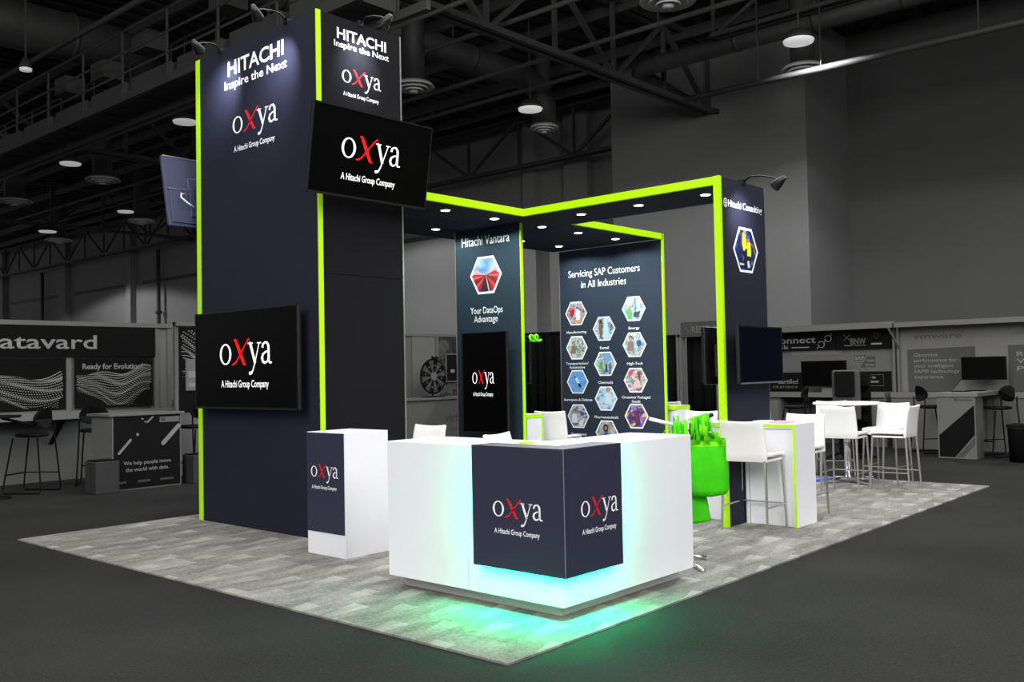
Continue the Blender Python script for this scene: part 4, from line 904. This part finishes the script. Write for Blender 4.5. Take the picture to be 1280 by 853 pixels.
b.tube([(uW-.064, 7.84, 1.83), (uW-.064, 7.79, 1.87)], .009, 4); b.tube([(uW-.064, 7.70, 1.95), (uW-.064, 7.66, 1.98)], .01, 4); b.tube([(uW-.064, 7.57, 2.06), (uW-.064, 7.53, 2.12)], .009, 4); b.build('plug_logo', h_txt, nr)
rl('BNW', 7.17, 6.88, 1.89, .12, h_txt2, nr, .01); b = MB(); b.tube([(uW-.064, 7.30, 2.08), (uW-.064, 7.18, 1.97)], .006, 4); b.tube([(uW-.064, 7.18, 2.08), (uW-.064, 7.30, 1.97)], .006, 4); b.build('cross_logo', h_txt2, nr)
rl('Business Technology', 7.29, 6.88, 1.86, .028, h_txt2, nr, .02)
b = MB(); b.tube([(uW-.064, 6.72, 2.1), (uW-.064, 6.64, 2.1), (uW-.064, 6.64, 2.03), (uW-.064, 6.68, 1.98), (uW-.064, 6.72, 2.03)], .006, 4, close=True); b.build('shield_logo', h_mid, nr); MB().box(uW-.063, 6.58, 1.875, uW-.06, 6.78, 1.905).build('small_print_line', h_txt, nr)
# SAP badge
b = MB(); b.add([(uW-.003, 7.13, 1.68), (uW-.003, 6.9, 1.68), (uW-.003, 6.98, 1.58), (uW-.003, 7.13, 1.58)], [(0, 1, 2, 3)]); b.add([(uW-.003, 6.88, 1.66), (uW-.003, 6.73, 1.66), (uW-.003, 6.73, 1.45), (uW-.003, 7.02, 1.45)], [(0, 1, 2, 3)]); b.build('badge_print', h_mid, nr)
rl('SAP', 7.12, 6.94, 1.60, .06, h_txt, nr, .03, uW-.005); rl('Gold', 6.89, 6.76, 1.56, .04, h_txt, nr, .02, uW-.005); rl('Partner', 6.92, 6.75, 1.48, .04, h_txt, nr, .02, uW-.005)
g1 = MB().box(uW-.03, 8.1, .93, uW, 9.9, 1.37).build('graphic_panel', h_dark, nr); g2 = MB().box(uW-.03, 6.44, .97, uW, 7.3, 1.37).build('graphic_panel', h_dark, nr)
rl('Certified', 8.70, 8.27, 1.15, .09, h_txt, nr, .01, uW-.032); rl('FOR SAP S/4HANA', 8.80, 8.27, 1.06, .05, h_txt2, nr, .01, uW-.032)
rl('at the', 6.86, 6.72, 1.24, .045, h_txt, nr, .03, uW-.032); rl('Center', 6.86, 6.66, 1.16, .05, h_txt, nr, .03, uW-.032)
b = MB(); b.tube([(uW-.031, 6.98, 1.31), (uW-.031, 6.58, 1.31), (uW-.031, 6.58, 1.1), (uW-.031, 6.98, 1.1)], .005, 4, close=True); b.build('print_frame', h_txt2, nr)
MB().box(uW-.002, 7.4, 1.72, uW, 8.4, 1.79).build('pale_strip', h_lam2, nr)
rc2 = thing('exhibit_counter', 'long grey counter below the dark headers, behind the round table', 'counter', (uW-.6, 8, 0))
MB().box(uW-.6, 6.36, .9, uW-.03, 9.6, .99).build('worktop', h_lam2, rc2); MB().box(uW-.55, 6.36, 0, uW-.03, 7.2, .9).build('front_panel', h_lam, rc2); MB().box(uW-.55, 8.4, 0, uW-.03, 9.6, .9).build('front_panel', h_lam, rc2); MB().box(uW-.1, 7.2, 0, uW-.03, 8.4, .9).build('recess_panel', h_mid, rc2)
for k in range(6): MB().box(uW-.555, 6.5+.11*k, .05, uW-.55, 6.505+.11*k, .88).build('groove', h_mid, rc2)
def htv(label, va, vb, z0, z1, u):
    t = thing('hall_tv', label, 'tv', (u, (va+vb)/2, z0)); MB().box(u, va, z0, u+.05, vb, z1).build('housing', h_black, t); MB().box(u-.003, va+.015, z0+.02, u, vb-.015, z1-.015).build('screen', mat('hall_screen', (.001, .001, .001), .5, spec=.05), t)
    MB().box(u+.05, (va+vb)/2-.15, z0+.1, uW-.0, (va+vb)/2+.15, z1-.1).build('bracket', h_black, t)
htv('black TV above the counter behind the round table', 7.1, 7.98, 1.1, 1.59, 17.3); htv('black TV on the pale booth wall at the far right', 4.39, 5.1, 1.2, 1.6, 17.4)
st_ = MB().box(17.35, 7.2, .99, 17.75, 7.6, 1.08).build('tv_base_box', h_lam2, loc=(17.35, 7.2, .99)); tag(st_, 'low pale box under the TV behind the round table', 'box')
n2 = thing('exhibit_back_wall', 'pale booth wall with large dark text panels at the far right', 'booth wall', (uW, 4, 0))
MB().box(uW, 2.0, 0, uW+.08, 6.3, 2.25).build('wall_board', h_lam2, n2); MB().box(uW-.3, 2.0, 2.17, uW+.1, 6.26, 2.26).build('top_rail', h_frame, n2)
for v in (6.28, 6.36): MB().box(uW-.08, v-.02, 0, uW-.02, v+.02, 2.2).build('upright', h_frame, n2)
MB().tube([(uW-.35, 6.35, 2.16), (uW-.1, 6.25, 1.8)], .02, 4).build('brace', h_frame, n2)
rl('vmware', 6.03, 5.19, 1.95, .10, h_txtd, n2, .0, uW-.002)
P4 = [(6.13, 1.76), (4.98, 1.79), (4.98, 1.5), (5.40, 1.0), (6.13, 1.0)]
b = MB(); b.add([(uW-.02, v, z) for v, z in P4]+[(uW, v, z) for v, z in P4], [(0, 1, 2, 3, 4), (9, 8, 7, 6, 5)]+[(i, 5+i, 5+(i+1) % 5, (i+1) % 5) for i in range(5)]); b.build('graphic_panel', h_mid, n2)
MB().box(uW-.02, 2.2, 1.0, uW, 4.44, 1.79).build('graphic_panel', h_mid, n2)
for s, w_, z in [('Optimize', .42, 1.63), ('performance for', .74, 1.53), ('your intelligent', .68, 1.43), ('SAP\u00ae technology', .78, 1.33), ('experience', .50, 1.23)]:
    rl(s, 6.02, 6.02-w_, z, .062, h_txt, n2, .0, uW-.022)
for s, w_, z in [('READY', .62, 1.60), ("WHAT'S", .72, 1.48), ('POSSIBLE', .95, 1.35)]: rl(s, 4.31, 4.31-w_, z, .075, h_txt, n2, .0, uW-.022)
b = MB(); b.add([(uW-.002, v, z) for v, z in [(4.42, 1.97), (4.2, 2.12), (3.4, 2.12), (3.4, 1.97)]], [(0, 1, 2, 3)]); b.build('triangle_print', h_lam, n2)
c3 = thing('exhibit_counter', 'low grey counter along the far right booth wall', 'counter', (17.2, 4, 0))
MB().box(17.2, 2.0, .9, uW-.03, 6.25, .99).build('worktop', h_lam2, c3); MB().box(17.22, 2.0, 0, uW-.03, 6.25, .9).build('front_panel', h_lam, c3)
for v in (5.3, 5.42, 4.55, 4.67): MB().box(17.214, v, .05, 17.22, v+.01, .88).build('groove', h_mid, c3)
p2 = thing('podium', 'grey podium with dark diagonal band at the far right', 'podium', (15.72, 4.7, 0))
MB().box(15.72, 4.42, 0, 16.1, 4.99, 1.0).build('body', h_lam, p2); MB().box(15.70, 4.38, .97, 17.2, 5.02, 1.03).build('desk_top', h_lam2, p2)
b = MB(); b.add([(15.7195, v, z) for v, z in [(4.97, .36), (4.44, .84), (4.44, .38), (4.74, .02), (4.97, .02)]], [(0, 1, 2, 3, 4)]); b.build('diagonal_band', h_dark, p2)
b = MB(); b.add([(15.719, v, z) for v, z in [(4.72, .02), (4.44, .34), (4.44, .22), (4.62, .02)]], [(0, 1, 2, 3)]); b.build('diagonal_band', h_mid, p2)
MB().box(15.717, 4.68, .90, 15.72, 4.73, .945).build('logo_mark', h_txtd, p2); MB().box(15.717, 4.47, .905, 15.72, 4.66, .93).build('small_print_line', h_txtd, p2)
for x, y, lb in [(16.2, 4.8, 'dark papers lying on the far right desk'), (16.6, 4.7, 'second dark paper pile farther along the far right desk')]:
    o = MB().box(x, y-.12, 1.03, x+.3, y+.12, 1.045).build('papers', h_black, loc=(x, y, 1.03)); tag(o, lb, 'papers')
# poster display near the end panel
dn = thing('standing_display', 'pale display stand with small type just right of the end panel', 'display', (14.6, 7.4, 0))
MB().box(14.6, 7.15, 0, 14.7, 7.9, .92).build('board', h_lam, dn); 
for s, z in [('BE THE BOX', .78), ("DON'T ADS", .68)]: lettering(s, (14.598, 7.72, z), (14.598, 7.28, z), .05, h_txtd, dn, .02)
sb2 = thing('shelf_tower', 'narrow pale shelf tower at the end panel right edge', 'shelf', (13.6, 7.2, 0))
for v in (7.24, 7.52): MB().box(13.6, v, 0, 13.9, v+.03, 1.35).build('side_panel', h_lam, sb2)
for k in range(5): MB().box(13.6, 7.24, .1+.28*k, 13.9, 7.55, .12+.28*k).build('shelf', h_lam2, sb2)
for k in range(4): MB().box(13.64, 7.3, .12+.28*k, 13.85, 7.48, .2+.28*k).build('papers', h_txt2 if k % 2 else h_lam2, sb2)
# office chair and brochure tower
oc = thing('office_chair', 'grey mesh-back office chair behind the round table', 'chair', (14.6, 6.1, 0))
MB().box(14.35, 5.86, .42, 14.85, 6.36, .5).build('seat', h_dark, oc, bevel=.03, seg=3); MB().box(14.82, 5.87, .62, 14.9, 6.33, 1.42).build('backrest', h_mid, oc, bevel=.08, seg=4)
MB().box(14.76, 5.94, 1.0, 14.815, 6.26, 1.40).build('jacket', h_dark, oc, bevel=.02); MB().tube([(14.6, 6.1, .1), (14.6, 6.1, .42)], .03, 8).build('gas_lift', h_black, oc)
for k in range(5): MB().tube([(14.6, 6.1, .12), (14.6+.28*math.cos(k*1.257), 6.1+.28*math.sin(k*1.257), .04)], .02, 6).build('foot', h_black, oc)
bt = thing('brochure_tower', 'tall black brochure tower standing behind the round table', 'display', (15.2, 6.05, 0))
MB().box(15.25, 5.87, .05, 15.29, 6.2, 1.38).build('back_panel', h_black, bt); MB().lathe([(.27, 0), (.25, .04)], (15.25, 6.03, 0), 20).build('base', h_black, bt)
for k in range(6):
    MB().box(15.12, 5.88, .2+.19*k, 15.25, 6.19, .22+.19*k).build('pocket', h_black, bt); MB().box(15.11, 5.88, .22+.19*k, 15.12, 6.19, .30+.19*k).build('pocket_lip', h_dark, bt)
fb = thing('black_bin', 'small black bin at the right picture edge', 'bin', (15.6, 3.80, 0)); MB().lathe([(.13, 0), (.15, .5), (.16, .52)], (15.6, 3.80, 0), 16).build('body', h_black, fb, smooth=True); MB().lathe([(.16, .52), (.16, .56), (.05, .58)], (15.6, 3.80, 0), 16).build('lid', h_dark, fb)
